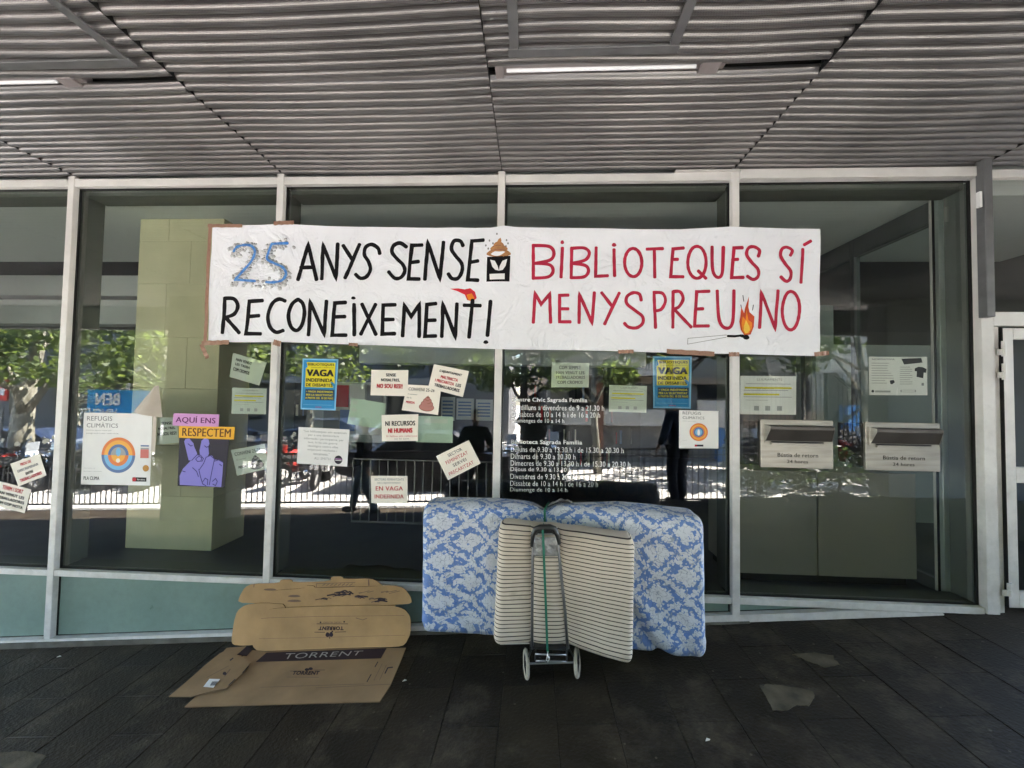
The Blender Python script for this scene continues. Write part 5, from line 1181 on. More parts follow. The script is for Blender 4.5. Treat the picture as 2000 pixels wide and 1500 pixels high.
# litter
for i, (u, v, lb) in enumerate([(1382, 1446, 'tiny white paper scrap on the tiles in front of the trolley'), (115, 1283, 'small white scrap on the tiles near the left base profile'), (790, 1330, 'small pale scrap on the tiles right of the cardboard')]):
    c = G(u, v, .004); q = MB(); q.slab([c+Vector((-.012, -.006, 0)), c+Vector((.004, -.009, .006)), c+Vector((.014, .004, .002)), c+Vector((-.002, .008, .004))], (0, 0, .002), paper); o = q.build('paper_scrap'); tag(o, lb, 'litter')

# ================================================================== THE STREET BEHIND THE CAMERA (seen mirrored in the glass)
rail_k = mat('black_railing_paint', (.02, .02, .022), .45)
fy = -5.25; fx0, fx1 = -13.0, 4.6
rg = empty('street_railing', ((fx0+fx1)/2, fy, gz(-4, fy)), 'black bar railing along the edge of the forecourt, mirrored in the glass', 'railing')
def fz(x): return gz(x, fy)
for name, dz, t in (('top_rail', 1.08, .04), ('upper_rail', .95, .025), ('bottom_rail', .08, .03)):
    q = MB(); q.bar((fx0, fy, fz(fx0)+dz), (fx1, fy, fz(fx1)+dz), .03, t, rail_k); q.build(name, rg)
q = MB(); q.bar((0, 0, 0), (0, 0, 1.0), .016, .016, rail_k, (0, 1, 0)); first = q.build('baluster', origin=(0, 0, 0)); bm_ = first.data; bpy.data.objects.remove(first)
n = int((fx1-fx0)/.118)
for i in range(n+1):
    x = fx0+.118*i; o = bpy.data.objects.new('baluster', bm_); C.objects.link(o); o.parent = rg; o.location = Vector((x, fy, fz(x)+.07))-rg.location
# canopy columns
pil_m = mat('canopy_column_render', (.16, .16, .155), .8, 0, .15, 3)
for u0, u1, s_, lb in ((318, 446, 7.6-D+3.1-0.0, 'wide grey canopy column standing at the forecourt edge on the left'), (1736, 2900, 7.6, 'wide grey canopy column standing at the forecourt edge on the right')):
    s_ = 3.85; a, b = MR(u0, 800, s_), MR(u1, 800, s_); q = MB(); q.box((a.x, -s_, -1), (b.x, -s_-.4, CEIL-.03), pil_m); o = q.build('canopy_column', bevel=.01); tag(o, lb, 'column')
# opposite building (a low block with a balcony storey)
S0 = 13.4-3.1; conc = mat('opposite_render', (.26, .255, .24), .8, 0, .12, 1); whitec = mat('opposite_white_band', (.72, .69, .64), .8, 0, .08, 1); brick = mat('opposite_brick', (.3, .15, .1), .85, 0, .2, 10); darkw = mat('opposite_window', (.02, .022, .025), .1); beige = mat('opposite_beige', (.3, .24, .19), .8, 0, .1, 2); bluep = mat('opposite_blue_shutter', (.05, .2, .5), .6, 0, .1, 3)
bA = empty('apartment_building', (3, -S0, -.6), 'low pale building with a balcony facing the shop front across the path', 'building')
def mbx(par, name, u0, v0, u1, v1, s0, dep, m):
    a, b = MR(u0, v0, s0), MR(u1, v1, s0); q = MB(); q.box((a.x, -s0, b.z), (b.x, -s0-dep, a.z), m); return q.build(name, par)
mbx(bA, 'wall', 1078, 560, 2100, 925, S0+.25, 4, conc)
mbx(bA, 'parapet', 1100, 797, 1440, 836, S0, .24, whitec)
mbx(bA, 'band', 1100, 734, 1440, 751, S0+.05, .19, beige)
mbx(bA, 'opening', 1112, 752, 1150, 796, S0+.2, .1, darkw); mbx(bA, 'opening', 1180, 752, 1345, 796, S0+.2, .1, darkw)
mbx(bA, 'pillar', 1162, 735, 1178, 915, S0-.06, .3, brick)
mbx(bA, 'window', 1364, 738, 1424, 778, S0+.2, .1, darkw); mbx(bA, 'window', 1080, 830, 1105, 912, S0+.2, .1, darkw)
sg = mbx(bA, 'shop_sign', 1364, 782, 1440, 815, S0-.03, .05, whitec); mbx(bA, 'door', 1398, 822, 1440, 902, S0+.2, .1, bluep)
mbx(bA, 'balcony_slab', 1150, 722, 1300, 733, S0-.5, .75, whitec)
a, b = MR(1150, 696, S0-.5), MR(1300, 722, S0-.5); q = MB()
n = 26
for i in range(n+1): x = a.x+(b.x-a.x)*i/n; q.bar((x, -S0+.5, b.z), (x, -S0+.5, a.z), .03, .03, whitec, (0, 1, 0))
q.bar((a.x, -S0+.5, a.z), (b.x, -S0+.5, a.z), .05, .05, whitec); q.build('balcony_railing', bA)
for u0, u1 in ((1455, 1500), (1530, 1585), (1640, 1690)): mbx(bA, 'window', u0, 745, u1, 800, S0+.2, .1, darkw)
mbx(bA, 'brick_panel', 1450, 800, 1640, 835, S0+.12, .12, beige); mbx(bA, 'awning', 1655, 792, 1725, 842, S0-.4, .6, bluep)
# lattice screen in front of its right part
ls = empty('lattice_screen', MR(1590, 960, 8.2), 'dark square lattice fence standing before the pale building, mirrored at right', 'fence')
a, b = MR(1465, 728, 8.2), MR(1730, 955, 8.2); q = MB(); n = 30
for i in range(n+1): x = a.x+(b.x-a.x)*i/n; q.bar((x, -8.2, b.z), (x, -8.2, a.z), .02, .02, rail_k, (0, 1, 0))
for i in range(22): z = b.z+(a.z-b.z)*i/21; q.bar((a.x, -8.2, z), (b.x, -8.2, z), .018, .016, rail_k)
q.build('mesh_panel', ls)
a, b = MR(1612, 728, 8.1), MR(1634, 955, 8.1); q = MB(); q.box((a.x, -8.15, b.z), (b.x, -8.0, a.z), rail_k); q.build('post', ls)
q = MB(); q.bar(MR(1632, 732, 8.0), MR(1738, 822, 8.0), .07, .07, rail_k); q.build('brace', ls); q = MB(); q.bar(MR(1640, 830, 7.9), MR(1712, 775, 7.9), .06, .06, rail_k); q.build('brace', ls)
road_m = mat('asphalt', (.05, .05, .052), .85, 0, .3, 2)
q = MB(); xs3 = [-60, -40, -30, -20, -14, -8, -4, -1.5]
q.add([(x, y, gz(x, y)+.002) for x in xs3 for y in (-10.4, -13, -17)], [(i*3+j, i*3+j+1, i*3+j+4, i*3+j+3) for i in range(len(xs3)-1) for j in range(2)], road_m); o = q.build('road'); tag(o, kind='structure')
# far buildings beyond the little square
bB = empty('apartment_building', (-14, -17.5, -1.5), 'tall dark grey apartment block far beyond the trees on the left', 'building')
gB = mat('far_render', (.12, .12, .12), .85, 0, .1, .5)
q = MB(); q.box((-38, -17.5, -2), (-1.2, -26, 7), gB); q.build('wall', bB)
wq = MB(); wq.box((-.6, 0, 0), (.6, .08, 1.5), darkw); wo = wq.build('window', origin=(0, 0, 0)); wm = wo.data; bpy.data.objects.remove(wo)
for i in range(14):
    for j in range(4):
        o = bpy.data.objects.new('window', wm); C.objects.link(o); o.parent = bB; o.location = Vector((-37+i*2.5, -17.42, .2+j*2.8))-bB.location
for j in range(4):
    q = MB(); q.box((-36, -16.9, -.75+j*2.8), (-4, -17.5, -.45+j*2.8), conc); q.build('balcony', bB)
bC = empty('apartment_building', (11, -34, -1), 'tall beige apartment block far behind the low building on the right', 'building')
q = MB(); q.box((-1, -34, -1), (28, -40, 7), beige); q.build('wall', bC)
for i in range(9):
    for j in range(3):
        o = bpy.data.objects.new('window', wm); C.objects.link(o); o.parent = bC; o.location = Vector((1+i*2.9, -34, .8+j*2.6))-bC.location
# trees
bark = mat('plane_tree_bark', (.36, .34, .28), .85, 0, 0, 5, .4, 12, col2=(.10, .095, .07), stretch=(1, 1, .5)); bark_d = mat('dark_bark', (.07, .06, .05), .9, 0, .3, 8)
def leafmat(name, c):
    m = bpy.data.materials.new(name); m.use_nodes = True; n, l = N(m); b = n['Principled BSDF']; out = n['Material Output']; b.inputs['Roughness'].default_value = .5
    oi = n.new('ShaderNodeNewGeometry'); r = n.new('ShaderNodeValToRGB'); l.new(oi.outputs['Random Per Island'], r.inputs[0]); r.color_ramp.elements[0].color = (c[0]*.55, c[1]*.6, c[2]*.6, 1); r.color_ramp.elements[1].color = (*c, 1)
    l.new(r.outputs[0], b.inputs['Base Color']); t = n.new('ShaderNodeBsdfTranslucent'); mxc = n.new('ShaderNodeMix'); mxc.data_type = 'RGBA'; mxc.blend_type = 'MULTIPLY'; mxc.inputs[0].default_value = 1; l.new(r.outputs[0], mxc.inputs[6]); mxc.inputs[7].default_value = (2.1, 2.1, 1.2, 1)
    l.new(mxc.outputs[2], t.inputs[0]); mx = n.new('ShaderNodeMixShader'); mx.inputs[0].default_value = .5; l.new(b.outputs[0], mx.inputs[1]); l.new(t.outputs[0], mx.inputs[2]); l.new(mx.outputs[0], out.inputs[0]); return m
leaf1 = leafmat('plane_leaves', (.095, .125, .045)); leaf2 = leafmat('dark_leaves', (.055, .075, .03))
def tree(u, s_, h, lean, rt, crown, label, bm_=bark, lm=leaf1, seed=1, nl=2600, low=.45):
    rr = random.Random(seed); p = MR(u, 900, s_); x0, y0 = p.x, -s_; z0 = gz(x0, y0)-.02; e = empty('plane_tree', (x0, y0, z0), label, 'tree', 'trees along the street opposite')
    pts = [Vector((x0+lean*(t**1.4)*h+.06*math.sin(t*7+seed), y0+.05*math.sin(t*5), z0+h*t)) for t in [i/8 for i in range(9)]]
    q = MB(); q.tube(pts, [rt*(1.15-.75*i/8) for i in range(9)], bm_, 12); q.build('trunk', e, smooth=True)
    tips = []
    for k in range(7):
        a = pts[3+k % 5]; ang = rr.uniform(0, 6.28); L = h*rr.uniform(.25, .42); d = Vector((math.cos(ang), math.sin(ang), rr.uniform(.4, 1.0))).normalized()
        m1 = a+d*L*.5+Vector((0, 0, rr.uniform(-.1, .2))); t_ = a+d*L; tips.append(t_)
        q = MB(); q.tube([a, m1, t_], [rt*.45, rt*.3, rt*.12], bm_, 8); q.build('branch', e, smooth=True)
    q = MB(); vv = []; ff = []; c0 = pts[-1]
    cl = [(c0+Vector((rr.gauss(0, crown*.5), rr.gauss(0, crown*.5), rr.uniform(-h*low, crown*.45))), rr.uniform(.35, .7)*crown*.55) for _ in range(16)]+[(t_, crown*.3) for t_ in tips]
    for i in range(nl):
        c, r_ = rr.choice(cl); d = Vector((rr.gauss(0, 1), rr.gauss(0, 1), rr.gauss(0, 1))).normalized()*r_*rr.random()**.4; d.z *= .7; p = c+d; s2 = rr.uniform(.06, .14)
        a = Vector((rr.gauss(0, 1), rr.gauss(0, 1), rr.gauss(0, .6))).normalized()*s2; b = a.cross(Vector((rr.gauss(0, 1), rr.gauss(0, 1), rr.gauss(0, 1)))).normalized()*s2*.8; k = len(vv)
        vv += [p-a, p+b*.9-a*.2, p+a, p-b*.9-a*.2]; ff.append((k, k+1, k+2, k+3))
    q.add(vv, ff, lm); q.build('crown', e)
    return e
tree(35, 10.6-3.1+.6, 5.2, .10, .27, 2.2, 'pale mottled plane tree with a thick leaning trunk mirrored at the far left', seed=1)
tree(150, 12.5, 6, -.1, .2, 2.4, 'leafy plane tree behind the blue street banner', seed=2)
tree(300, 15, 6.5, .05, .2, 2.6, 'tall leafy tree behind the flag pole', seed=3, lm=leaf2)
tree(458, 9.2, 5, -.06, .17, 2.1, 'dark trunked tree mirrored right of the hand poster', bark_d, seed=4)
tree(600, 13, 6, .06, .16, 2.5, 'bushy tree mirrored around the left strike poster', seed=5)
tree(850, 11, 5.6, -.05, .18, 2.3, 'shady tree mirrored above the tilted cream notices', bark_d, leaf2, seed=6)
tree(1020, 10, 5.2, .03, .15, 2.0, 'dark leafy tree mirrored above the opening hours', bark_d, leaf2, seed=7, low=.5)
tree(1163, 8.6, 5, -.01, .1, 1.7, 'slim young tree before the low pale building', seed=8, low=.3, nl=2000)
tree(1318, 7.6, 4.8, -.06, .14, 1.6, 'dark leaning trunk beside the standing man', bark_d, seed=9, low=.25, nl=1800)
tree(1560, 9.0, 5.6, .04, .14, 2.1, 'leafy tree rising behind the lattice screen', seed=10)
tree(1690, 8.2, 5.4, -.05, .11, 1.9, 'light green forked tree mirrored between the two upright pages', seed=11)
tree(-150, 13, 6, .0, .2, 2.6, 'leafy tree beyond the left end of the shop front', seed=12)
# blue street banner on a white pole, red sign
pole_m = mat('white_pole_paint', (.75, .75, .74), .5); cyan = mat('street_banner_blue', (.03, .32, .7), .6)
st_ = MR(245, 820, 8.7); z0 = gz(st_.x, -8.7)
pb = empty('street_banner', (st_.x, -8.7, z0), 'blue cloth banner with white letters hung on a white pole', 'banner')
q = MB(); q.tube([(st_.x, -8.7, z0), (st_.x, -8.7, z0+2.9)], .045, pole_m, 12); q.tube([(st_.x, -8.7, z0+2.9), (st_.x+.35, -8.7, z0+3.3)], .035, pole_m, 8); q.build('pole', pb)
a, b = MR(170, 761, 8.62), MR(292, 826, 8.62); q = MB(); n = 12
vv = [Vector((a.x+(b.x-a.x)*i/n, -8.62+.03*math.sin(i*.9), z)) for i in range(n+1) for z in (a.z, b.z)]
q.add(vv+[p-Vector((0, .004, 0)) for p in vv], [(2*i, 2*i+1, 2*i+3, 2*i+2) for i in range(n)]+[(2*n+2+2*i, 2*n+4+2*i, 2*n+5+2*i, 2*n+3+2*i) for i in range(n)], cyan); q.build('cloth', pb)
# letters face the shop, so they read backwards in the glass
s = Sheet([(b.x, -8.58, a.z), (a.x, -8.58, a.z), (a.x, -8.58, b.z), (b.x, -8.58, b.z)], nrm=(0, 1, 0)); s.text('BEN', .47, .1, .85, .48, vinyl, .05).text('VINGUTS', .5, .58, 1.1, .92, vinyl, .05); s.mb.build('lettering', pb)
sp = MR(2, 820, 8.0); z0 = gz(sp.x, -8.0); e = empty('street_sign', (sp.x, -8, z0), 'red and white street sign on a post mirrored at the left edge', 'sign')
q = MB(); q.tube([(sp.x, -8, z0), (sp.x, -8, z0+2.2)], .03, grey_steel, 8); q.build('post', e); q = MB(); q.box((sp.x-.2, -7.97, 1.15), (sp.x+.2, -7.93, 1.75), mat('sign_red', (.6, .03, .02), .5)); q.build('plate', e); q = MB(); q.box((sp.x-.12, -7.929, 1.3), (sp.x+.12, -7.925, 1.5), paper); q.build('symbol', e)
# motorcycles parked side by side
mk = mat('motorcycle_paint', (.03, .03, .035), .2, 0, 0, coat=.6); mkr = mat('motorcycle_red', (.4, .04, .03), .25, coat=.6); mkw = mat('motorcycle_white', (.7, .7, .7), .25, coat=.6); rub = mat('rubber', (.02, .02, .02), .8); chrome = mat('chrome', (.7, .7, .7), .12, 1)
def motorcycle(paint, label):
    e = empty('motorcycle', (0, 0, 0), label, 'motorcycle', 'motorcycles parked behind the railing')
    for y in (-.65, .62):
        q = MB(); q.lathe((0, y, .3), (1, 0, 0), [(.24+.06*math.cos(2*math.pi*k/10), .06*math.sin(2*math.pi*k/10)) for k in range(11)], rub, 28); t_ = q.build('tyre', e, smooth=True)
        q = MB(); q.lathe((0, y, .3), (1, 0, 0), [(.2, -.03), (.2, .03), (.0, .02)], chrome, 20); q.lathe((0, y, .3), (1, 0, 0), [(0, -.02), (.2, -.03)], chrome, 20); q.build('rim', t_)
    q = MB(); q.slab([(-.1, .2, .5), (-.1, .28, .82), (-.1, .1, .9), (-.1, -.18, .8), (-.1, -.2, .6), (-.1, -.05, .35), (-.1, .15, .32)], (.2, 0, 0), paint); q.build('body', e, bevel=.03)
    q = MB(); q.slab([(-.12, -.15, .78), (-.12, -.5, .76), (-.12, -.85, .9), (-.12, -.88, .82), (-.12, -.5, .64), (-.12, -.15, .66)], (.24, 0, 0), rub); q.build('seat', e, bevel=.02)
    q = MB(); q.slab([(-.13, .5, .62), (-.13, .42, 1.0), (-.13, .36, 1.02), (-.13, .34, .55)], (.26, 0, 0), paint); q.build('front_fairing', e, bevel=.02)
    q = MB(); q.slab([(-.13, .40, 1.0), (-.13, .3, 1.25), (-.13, .29, 1.25), (-.13, .38, 1.0)], (.26, 0, 0), mat('smoked_screen', (.3, .32, .33), .1) if 'smoked_screen' not in bpy.data.materials else bpy.data.materials['smoked_screen']); q.build('windscreen', e)
    for s_ in (-1, 1):
        q = MB(); q.tube([(.08*s_, .62, .3), (.07*s_, .42, .95)], .025, chrome, 8); q.build('fork', e)
        q = MB(); q.tube([(.28*s_, .3, 1.05), (.3*s_, .33, 1.22)], .008, rub, 6); q.lathe((.3*s_, .33, 1.25), (0, 1, 0), [(0, .012), (.06, .012), (.06, -.012), (0, -.012)], chrome, 14); q.build('mirror', e)
    q = MB(); q.tube([(-.38, .26, 1.0), (-.2, .36, 1.04), (.2, .36, 1.04), (.38, .26, 1.0)], .016, rub, 8); q.build('handlebar', e, smooth=True)
    q = MB(); q.lathe((0, .5, .85), (0, 1, 0), [(0, -.05), (.08, -.04), (.09, .02), (0, .03)], chrome, 16); q.build('headlight', e, smooth=True)
    q = MB(); q.tube([(.15, .1, .3), (.18, -.4, .32), (.2, -.8, .45)], [.02, .04, .045], chrome, 10); q.build('exhaust', e, smooth=True)
    q = MB(); q.tube([(-.05, 0, .3), (-.28, .05, 0.0)], .012, rub, 6); q.build('side_stand', e)
    q = MB(); q.box((-.1, -.95, .55), (.1, -.93, .72), paper); q.build('number_plate', e)
    return e
protos = {}
spots = [(-60,8.4,0),(0,8.5,1),(45,8.6,0),(90,8.5,2),(130,8.7,0),(180,8.5,0),(225,8.6,1),(270,8.5,0),(315,8.6,2),(450,8.6,0),(480,8.5,2),(515,8.7,1),(560,8.5,1),(590,8.6,0),(625,8.4,2),(-30,8.9,0),(22,8.1,2),(70,9,0),(112,8.2,0),(155,8.9,1),(205,8.2,0),(250,8.9,0),(292,8.2,0),(1010,8.3,2),(1045,8.6,0),(1100,8.6,0),(1480,8.9,0),(1530,9,2),(1590,9,0),(1650,8.9,1),(1700,9,0)]
names = ['black motorcycle parked in the row behind the railing', 'red motorcycle parked in the row behind the railing', 'white motorcycle parked in the row behind the railing']
ordn = ['first', 'second', 'third', 'fourth', 'fifth', 'sixth', 'seventh', 'eighth', 'ninth', 'tenth', 'eleventh', 'twelfth', 'thirteenth', 'fourteenth', 'fifteenth', 'sixteenth', 'seventeenth', 'eighteenth', 'nineteenth', 'twentieth', 'twenty first', 'twenty second', 'twenty third', 'twenty fourth', 'twenty fifth', 'twenty sixth', 'twenty seventh', 'twenty eighth', 'twenty ninth', 'thirtieth', 'thirty first', 'thirty second', 'thirty third']
spots.sort()
for mi_, (u, s_, k) in enumerate(spots):
    if k not in protos: protos[k] = e = motorcycle([mk, mkr, mkw][k], names[k])
    else: e = copy_tree(protos[k])
    e['label'] = '%s motorcycle, %s from the left in the row behind the railing' % (['black', 'red', 'white'][k], ordn[mi_])
    p = MR(u, 950, s_-1.0); s2 = s_-1.0; e.location = (p.x, -s2-R.uniform(0, .4), gz(p.x, -s2)); e.rotation_euler = (0, rad(R.uniform(-6, -9)), rad(R.uniform(-25, 25)+(180 if R.random() < .4 else 0)))
# parked cars
carp = mat('dark_blue_car_paint', (.02, .03, .06), .2, 0, 0, coat=1); carg = mat('silver_car_paint', (.4, .41, .42), .25, .6, 0, coat=1)
def car(x, y, paint, label):
    z = gz(x, y); e = empty('parked_car', (x, y, z), label, 'car', 'cars parked along the street')
    side = [(-2.1, .35), (-2.1, .75), (-1.95, .9), (-1.2, .98), (-.6, 1.42), (.7, 1.45), (1.45, 1.0), (2.05, .92), (2.1, .4), (1.7, .28), (-1.7, .28)]
    q = MB(); q.slab([(x+a, y-.85, z+b) for a, b in side], (0, 1.7, 0), paint); q.build('body', e, bevel=.07)
    for s_ in (-1, 1):
        q = MB(); yy = y+.86*s_; q.slab([(x-1.1, yy, z+.98), (x-.58, yy, z+1.34), (x-.02, yy, z+1.37), (x-.02, yy, z+.98)], (0, .006*s_, 0), darkw); q.slab([(x+.04, yy, z+.98), (x+.04, yy, z+1.37), (x+.62, yy, z+1.36), (x+1.25, yy, z+1.0)], (0, .006*s_, 0), darkw); q.build('side_window', e)
        for dx in (-1.3, 1.3):
            q = MB(); q.lathe((x+dx, y+.78*s_, z+.32), (0, 1, 0), [(.0, -.1), (.3, -.1), (.32, -.06), (.32, .06), (.3, .1), (.2, .11), (0, .09)], rub, 24); w_ = q.build('wheel', e, smooth=True)
            q = MB(); q.lathe((x+dx, y+.78*s_, z+.32), (0, s_, 0), [(0, .10), (.19, .115), (.2, .09)], chrome, 20); q.build('rim', w_)
    q = MB(); q.box((x-2.12, y-.7, z+.6), (x-2.09, y-.4, z+.75), paper); q.build('headlight', e); q = MB(); q.box((x-2.12, y+.4, z+.6), (x-2.09, y+.7, z+.75), paper); q.build('headlight', e)
car(MR(60, 850, 11).x, -11.3, carp, 'dark blue car parked behind the motorcycles at the left end'); car(MR(230, 850, 11.8).x+1, -11.7, carg, 'silver car parked behind the blue street banner'); car(MR(620, 850, 14).x, -15.5, carp, 'dark car parked under the trees across the square')
car(MR(-180, 850, 11).x, -11.2, carg, 'silver car parked beyond the dark blue one')
car(MR(420, 850, 11.8).x, -11.5, carp, 'dark blue car parked in the middle of the row, mirrored right of the column'); car(MR(800, 850, 12).x, -11.6, carg, 'silver car parked nearest the low building')
carb = mat('black_car_paint', (.012, .012, .014), .25, 0, 0, coat=1)
car(-2.55, -7.3, carb, 'black car parked close behind the railing near the pedestrian')
def shrub(u, s_, r_, h_, label, seed):
    rr = random.Random(seed); p = MR(u, 950, s_); z0 = gz(p.x, -s_); e = empty('shrub', (p.x, -s_, z0), label, 'shrub', 'shrubs behind the railing')
    q = MB(); vv = []; ff = []
    for i in range(420):
        d = Vector((rr.gauss(0, 1), rr.gauss(0, 1), rr.gauss(0, 1))).normalized()*rr.random()**.4; c = Vector((p.x+d.x*r_, -s_+d.y*r_, z0+h_*.55+d.z*h_*.5)); s2 = rr.uniform(.03, .08)
        a = Vector((rr.gauss(0, 1), rr.gauss(0, 1), rr.gauss(0, .6))).normalized()*s2; b = a.cross(Vector((rr.gauss(0, 1), rr.gauss(0, 1), rr.gauss(0, 1)))).normalized()*s2*.6; k = len(vv); vv += [c-a, c+b, c+a, c-b]; ff.append((k, k+1, k+2, k+3))
    q.add(vv, ff, leafmat('shrub_leaves', (.02, .03, .015)) if 'shrub_leaves' not in bpy.data.materials else bpy.data.materials['shrub_leaves']); q.build('foliage', e)
    q = MB(); q.tube([(p.x, -s_, z0), (p.x+.05, -s_, z0+h_*.6)], .025, bark_d, 8); q.build('stem', e)
for i, (u, s_, r_, h_, lb) in enumerate([(1480, 6.1, .5, .8, 'low loose shrub behind the lattice, first after the man in navy'), (1560, 6.3, .45, .7, 'low shrub mirrored under the left return box'), (1640, 6.1, .5, .95, 'taller shrub mirrored between the return boxes'), (1705, 6.4, .45, .7, 'low shrub beside the wide right canopy column'), (820, 8.8, .8, 1.1, 'broad shrub mirrored behind the woman in dark clothes'), (680, 9.0, .8, 1.0, 'broad shrub mirrored behind the walking pedestrian')]): shrub(u, s_, r_, h_, lb, 40+i)
# people
def skin_mesh(name, joints, edges, mat_, parent, sub=1, root=0):
    me = bpy.data.meshes.new(name); me.from_pydata([j[0] for j in joints], edges, []); o = bpy.data.objects.new(name, me); C.objects.link(o)
    sm = o.modifiers.new('s', 'SKIN'); sm.use_smooth_shade = True
    for i, j in enumerate(joints):
        r_ = j[1]; me.skin_vertices[0].data[i].radius = (r_, r_) if isinstance(r_, (int, float)) else r_
    me.skin_vertices[0].data[root].use_root = True
    ss = o.modifiers.new('u', 'SUBSURF'); ss.levels = sub; ss.render_levels = sub
    dg = bpy.context.evaluated_depsgraph_get(); m2 = bpy.data.meshes.new_from_object(o.evaluated_get(dg)); bpy.data.objects.remove(o)
    m2.materials.clear(); m2.materials.append(mat_); o = bpy.data.objects.new(name, m2); C.objects.link(o); o.parent = parent; return o
skin_m = mat('skin', (.45, .27, .2), .5); hair_m = mat('dark_hair', (.02, .015, .012), .6); shoe_m = mat('shoe', (.03, .03, .03), .6)
def person(x, y, H, face, top_m, leg_m, label, hands, stride=0.0, bend=0.0):
    """face: heading in degrees (0 looks at the shop); hands: wrist targets in metres, local"""
    e = empty('person', (x, y, gz(x, y)), label, 'person'); k = H/1.75; V = lambda a, b, c: Vector((a*k, b*k, c*k))
    st_l, st_r = stride, -stride
    hipL, hipR = V(-.095, 0, .92), V(.095, 0, .92); knL, knR = V(-.10, .04+st_l*.5, .5), V(.10, .04+st_r*.5, .5); anL, anR = V(-.1, st_l, .09), V(.1, st_r-.03, .09+.02*abs(stride))
    shL, shR = V(-.19, .0+bend, 1.43), V(.19, bend, 1.43)
    def elbow(s, w_):
        m = (s+w_)/2; d = w_-s; need = .29*k; h = max(.0, need**2-(d.length/2)**2)**.5; out = Vector((.5 if s.x > 0 else -.5, -.3, -1)).normalized(); return m+out*min(h, .25*k)
    wl, wr = Vector(hands[0]), Vector(hands[1]); eL, eR = elbow(shL, wl), elbow(shR, wr)
    hd = V(0, .02+bend, 1.66)
    J = [(V(0, 0, .98), .09*k), (V(0, bend*.5, 1.2), .08*k), (V(0, bend, 1.36), .085*k), (V(0, bend, 1.5), .052*k), (V(0, bend+.005, 1.57), .06*k), (hd, (.105*k, .12*k)), (hd+V(0, 0, .08), (.085*k, .095*k)), (hd+V(0, .105, -.02), .014*k),
         (hipL, .07*k), (knL, .05*k), (anL, .036*k), (anL+V(0, .12, -.05), .03*k), (hipR, .07*k), (knR, .05*k), (anR, .036*k), (anR+V(0, .12, -.05), .03*k),
         (shL, .05*k), (eL, .038*k), (wl, .026*k), (shR, .05*k), (eR, .038*k), (wr, .026*k)]
    E_ = [(0, 1), (1, 2), (2, 3), (3, 4), (4, 5), (5, 6), (5, 7), (0, 8), (8, 9), (9, 10), (10, 11), (0, 12), (12, 13), (13, 14), (14, 15), (2, 16), (16, 17), (17, 18), (2, 19), (19, 20), (20, 21)]
    for w_, el in ((18, eL), (21, eR)):
        p = J[w_][0]; d = (p-el).normalized(); side = d.cross(Vector((0, 0, 1))); side = side.normalized() if side.length > .1 else Vector((1, 0, 0)); up = side.cross(d)
        c = len(J); J.append((p+d*.05*k, (.032*k, .02*k))); E_.append((w_, c))
        for i, (o_, L) in enumerate(((-.027, .06), (-.009, .07), (.009, .066), (.026, .052))):
            a = len(J); J.append((p+d*.09*k+side*o_*k, .0095)); J.append((p+d*(.09+L*.55)*k+side*o_*k+up*-.012, .0088)); J.append((p+d*(.09+L)*k+side*o_*k-up*.03, .0078)); E_ += [(c, a), (a, a+1), (a+1, a+2)]
        a = len(J); J.append((p+d*.05*k+side*(-.045 if w_ == 21 else .045)*k, .011)); J.append((p+d*.09*k+side*(-.06 if w_ == 21 else .06)*k, .0095)); E_ += [(c, a), (a, a+1)]
    skin_mesh('body', J, E_, skin_m, e)
    T = [(V(0, 0, .84), (.165*k, .135*k)), (V(0, bend*.5, 1.12), (.19*k, .145*k)), (V(0, bend, 1.36), (.20*k, .15*k)), (V(0, bend, 1.50), .095*k), (shL, .085*k), (eL, .066*k), (wl.lerp(eL, .08), .05*k), (shR, .085*k), (eR, .066*k), (wr.lerp(eR, .08), .05*k)]
    skin_mesh('jacket', T, [(0, 1), (1, 2), (2, 3), (2, 4), (4, 5), (5, 6), (2, 7), (7, 8), (8, 9)], top_m, e)
    L_ = [(V(0, 0, 1.02), (.17*k, .13*k)), (hipL, .115*k), (knL, .085*k), (anL-V(0, 0, .03), .07*k), (hipR, .115*k), (knR, .085*k), (anR-V(0, 0, .03), .07*k)]
    skin_mesh('trousers', L_, [(0, 1), (1, 2), (2, 3), (0, 4), (4, 5), (5, 6)], leg_m, e)
    body = [c for c in e.children if c.name.startswith('body')][0]; bm = bmesh.new(); bm.from_mesh(body.data)
    g_ = bmesh.ops.create_uvsphere(bm, u_segments=20, v_segments=14, radius=1)
    for v in g_['verts']:
        x, y, z = v.co; jaw = 1-.28*max(0, -z)**1.5; nose = .16*math.exp(-((x/.16)**2+((z+.12)/.22)**2)) if y > .6 else 0
        ear = .1 if abs(x) > .93 and abs(z) < .3 and abs(y) < .3 else 0
        v.co = hd+Vector((x*(1+ear)*.078*jaw*k, (y*jaw+nose)*.098*k, (z*.118+.012)*k))
    bm.to_mesh(body.data); bm.free()
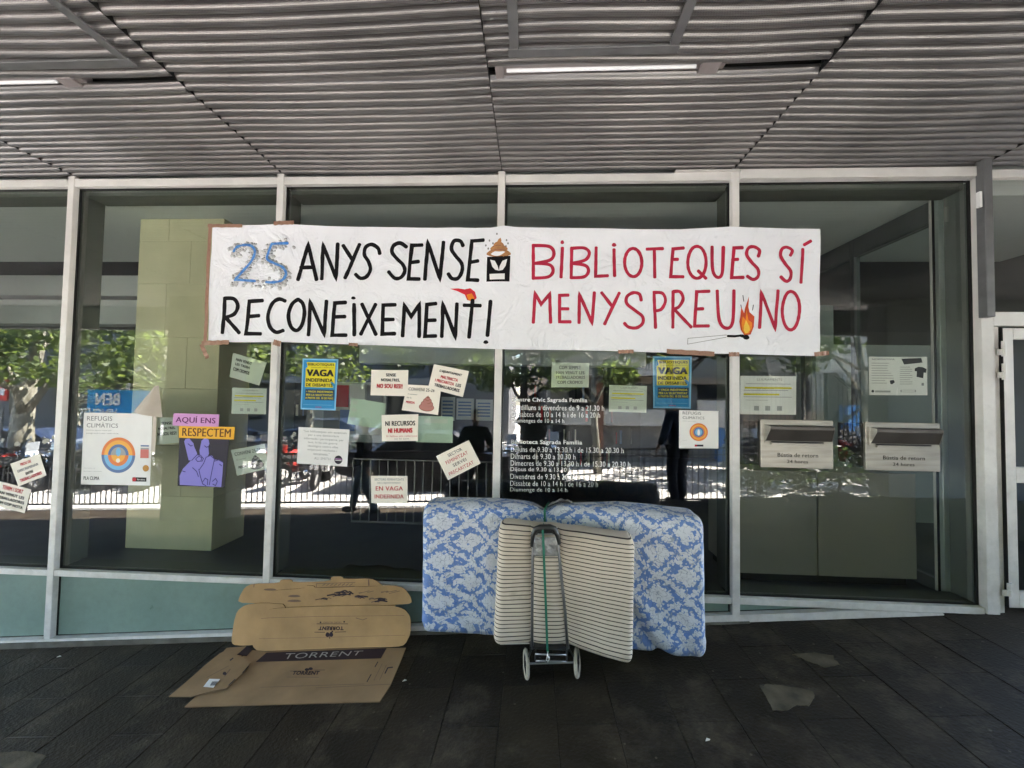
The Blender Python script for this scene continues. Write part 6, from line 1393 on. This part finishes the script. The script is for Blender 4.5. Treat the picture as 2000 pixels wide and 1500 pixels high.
    def ellip(c, rx, ry, rz, m, name, keep):
        n1, n2 = 20, 14; vv = []; ff = []
        for a in range(n2+1):
            for b in range(n1):
                th = math.pi*a/n2; ph = 2*math.pi*b/n1; vv.append((math.sin(th)*math.cos(ph), math.sin(th)*math.sin(ph), math.cos(th)))
        for a in range(n2):
            for b in range(n1):
                f = (a*n1+b, (a+1)*n1+b, (a+1)*n1+(b+1) % n1, a*n1+(b+1) % n1); c_ = [sum(vv[i_][d] for i_ in f)/4 for d in range(3)]
                if keep(c_): ff.append(f)
        q = MB(); q.add([c+Vector((p[0]*rx, p[1]*ry, p[2]*rz))*k for p in vv], ff, m); o = q.build(name, None, smooth=True, origin=(0, 0, 0)); o.parent = e
    ellip(hd+V(0, -.01, .02), .092, .112, .13, hair_m, 'hair', lambda c: not (c[1] > .25 and c[2] < .42))
    for a in (anL, anR): ellip(a+V(0, .055, -.045), .055, .145, .06, shoe_m, 'shoe', lambda c: True)
    ez = hd+V(0, .093, .02)
    q = MB()
    for s_ in (-1, 1): q.lathe(ez+V(.032*s_, 0, 0), (0, 1, 0), [(0, .006), (.009, .003), (.011, -.004)], ink, 10)
    q.box(hd+V(-.022, .088, -.055), hd+V(.022, .094, -.048), mat('lips', (.3, .1, .09), .5)); o = q.build('eyes_and_mouth', None, origin=(0, 0, 0)); o.parent = e
    e.rotation_euler = (0, 0, rad(face)); return e
jk = mat('black_jacket', (.015, .015, .018), .8); nv = mat('navy_jacket', (.02, .03, .06), .8); jn = mat('faded_jeans', (.12, .15, .18), .85); dk = mat('dark_trousers', (.02, .022, .03), .85)
gph = gz(.05, -3.5); zz_ = 1.44-gph
person(.04, -3.56, 1.76, 0, jk, dk, 'photographer in a black jacket holding a phone up at eye height', [(-.12, .33, zz_-.08), (.05, .33, zz_-.08)])
q = MB(); q.box((-.062, -3.132, 1.43), (.098, -3.123, 1.51), ink); o = q.build('phone', bevel=.003); tag(o, 'black phone held sideways by the photographer', 'phone')
person(-.95, -3.75, 1.6, -10, jk, dk, 'woman in dark clothes standing left of the photographer', [(-.2, .12, 1.0), (.2, .2, 1.05)])
person(-3.05, -4.3, 1.68, 80, jk, jn, 'pedestrian in a black top and faded jeans walking across the forecourt', [(-.26, .12, .82), (.26, -.12, .84)], stride=.22)
person(2.45, -4.0, 1.8, 150, nv, dk, 'man in a navy jacket standing at the right of the forecourt', [(-.27, .05, .85), (.32, .1, .98)])
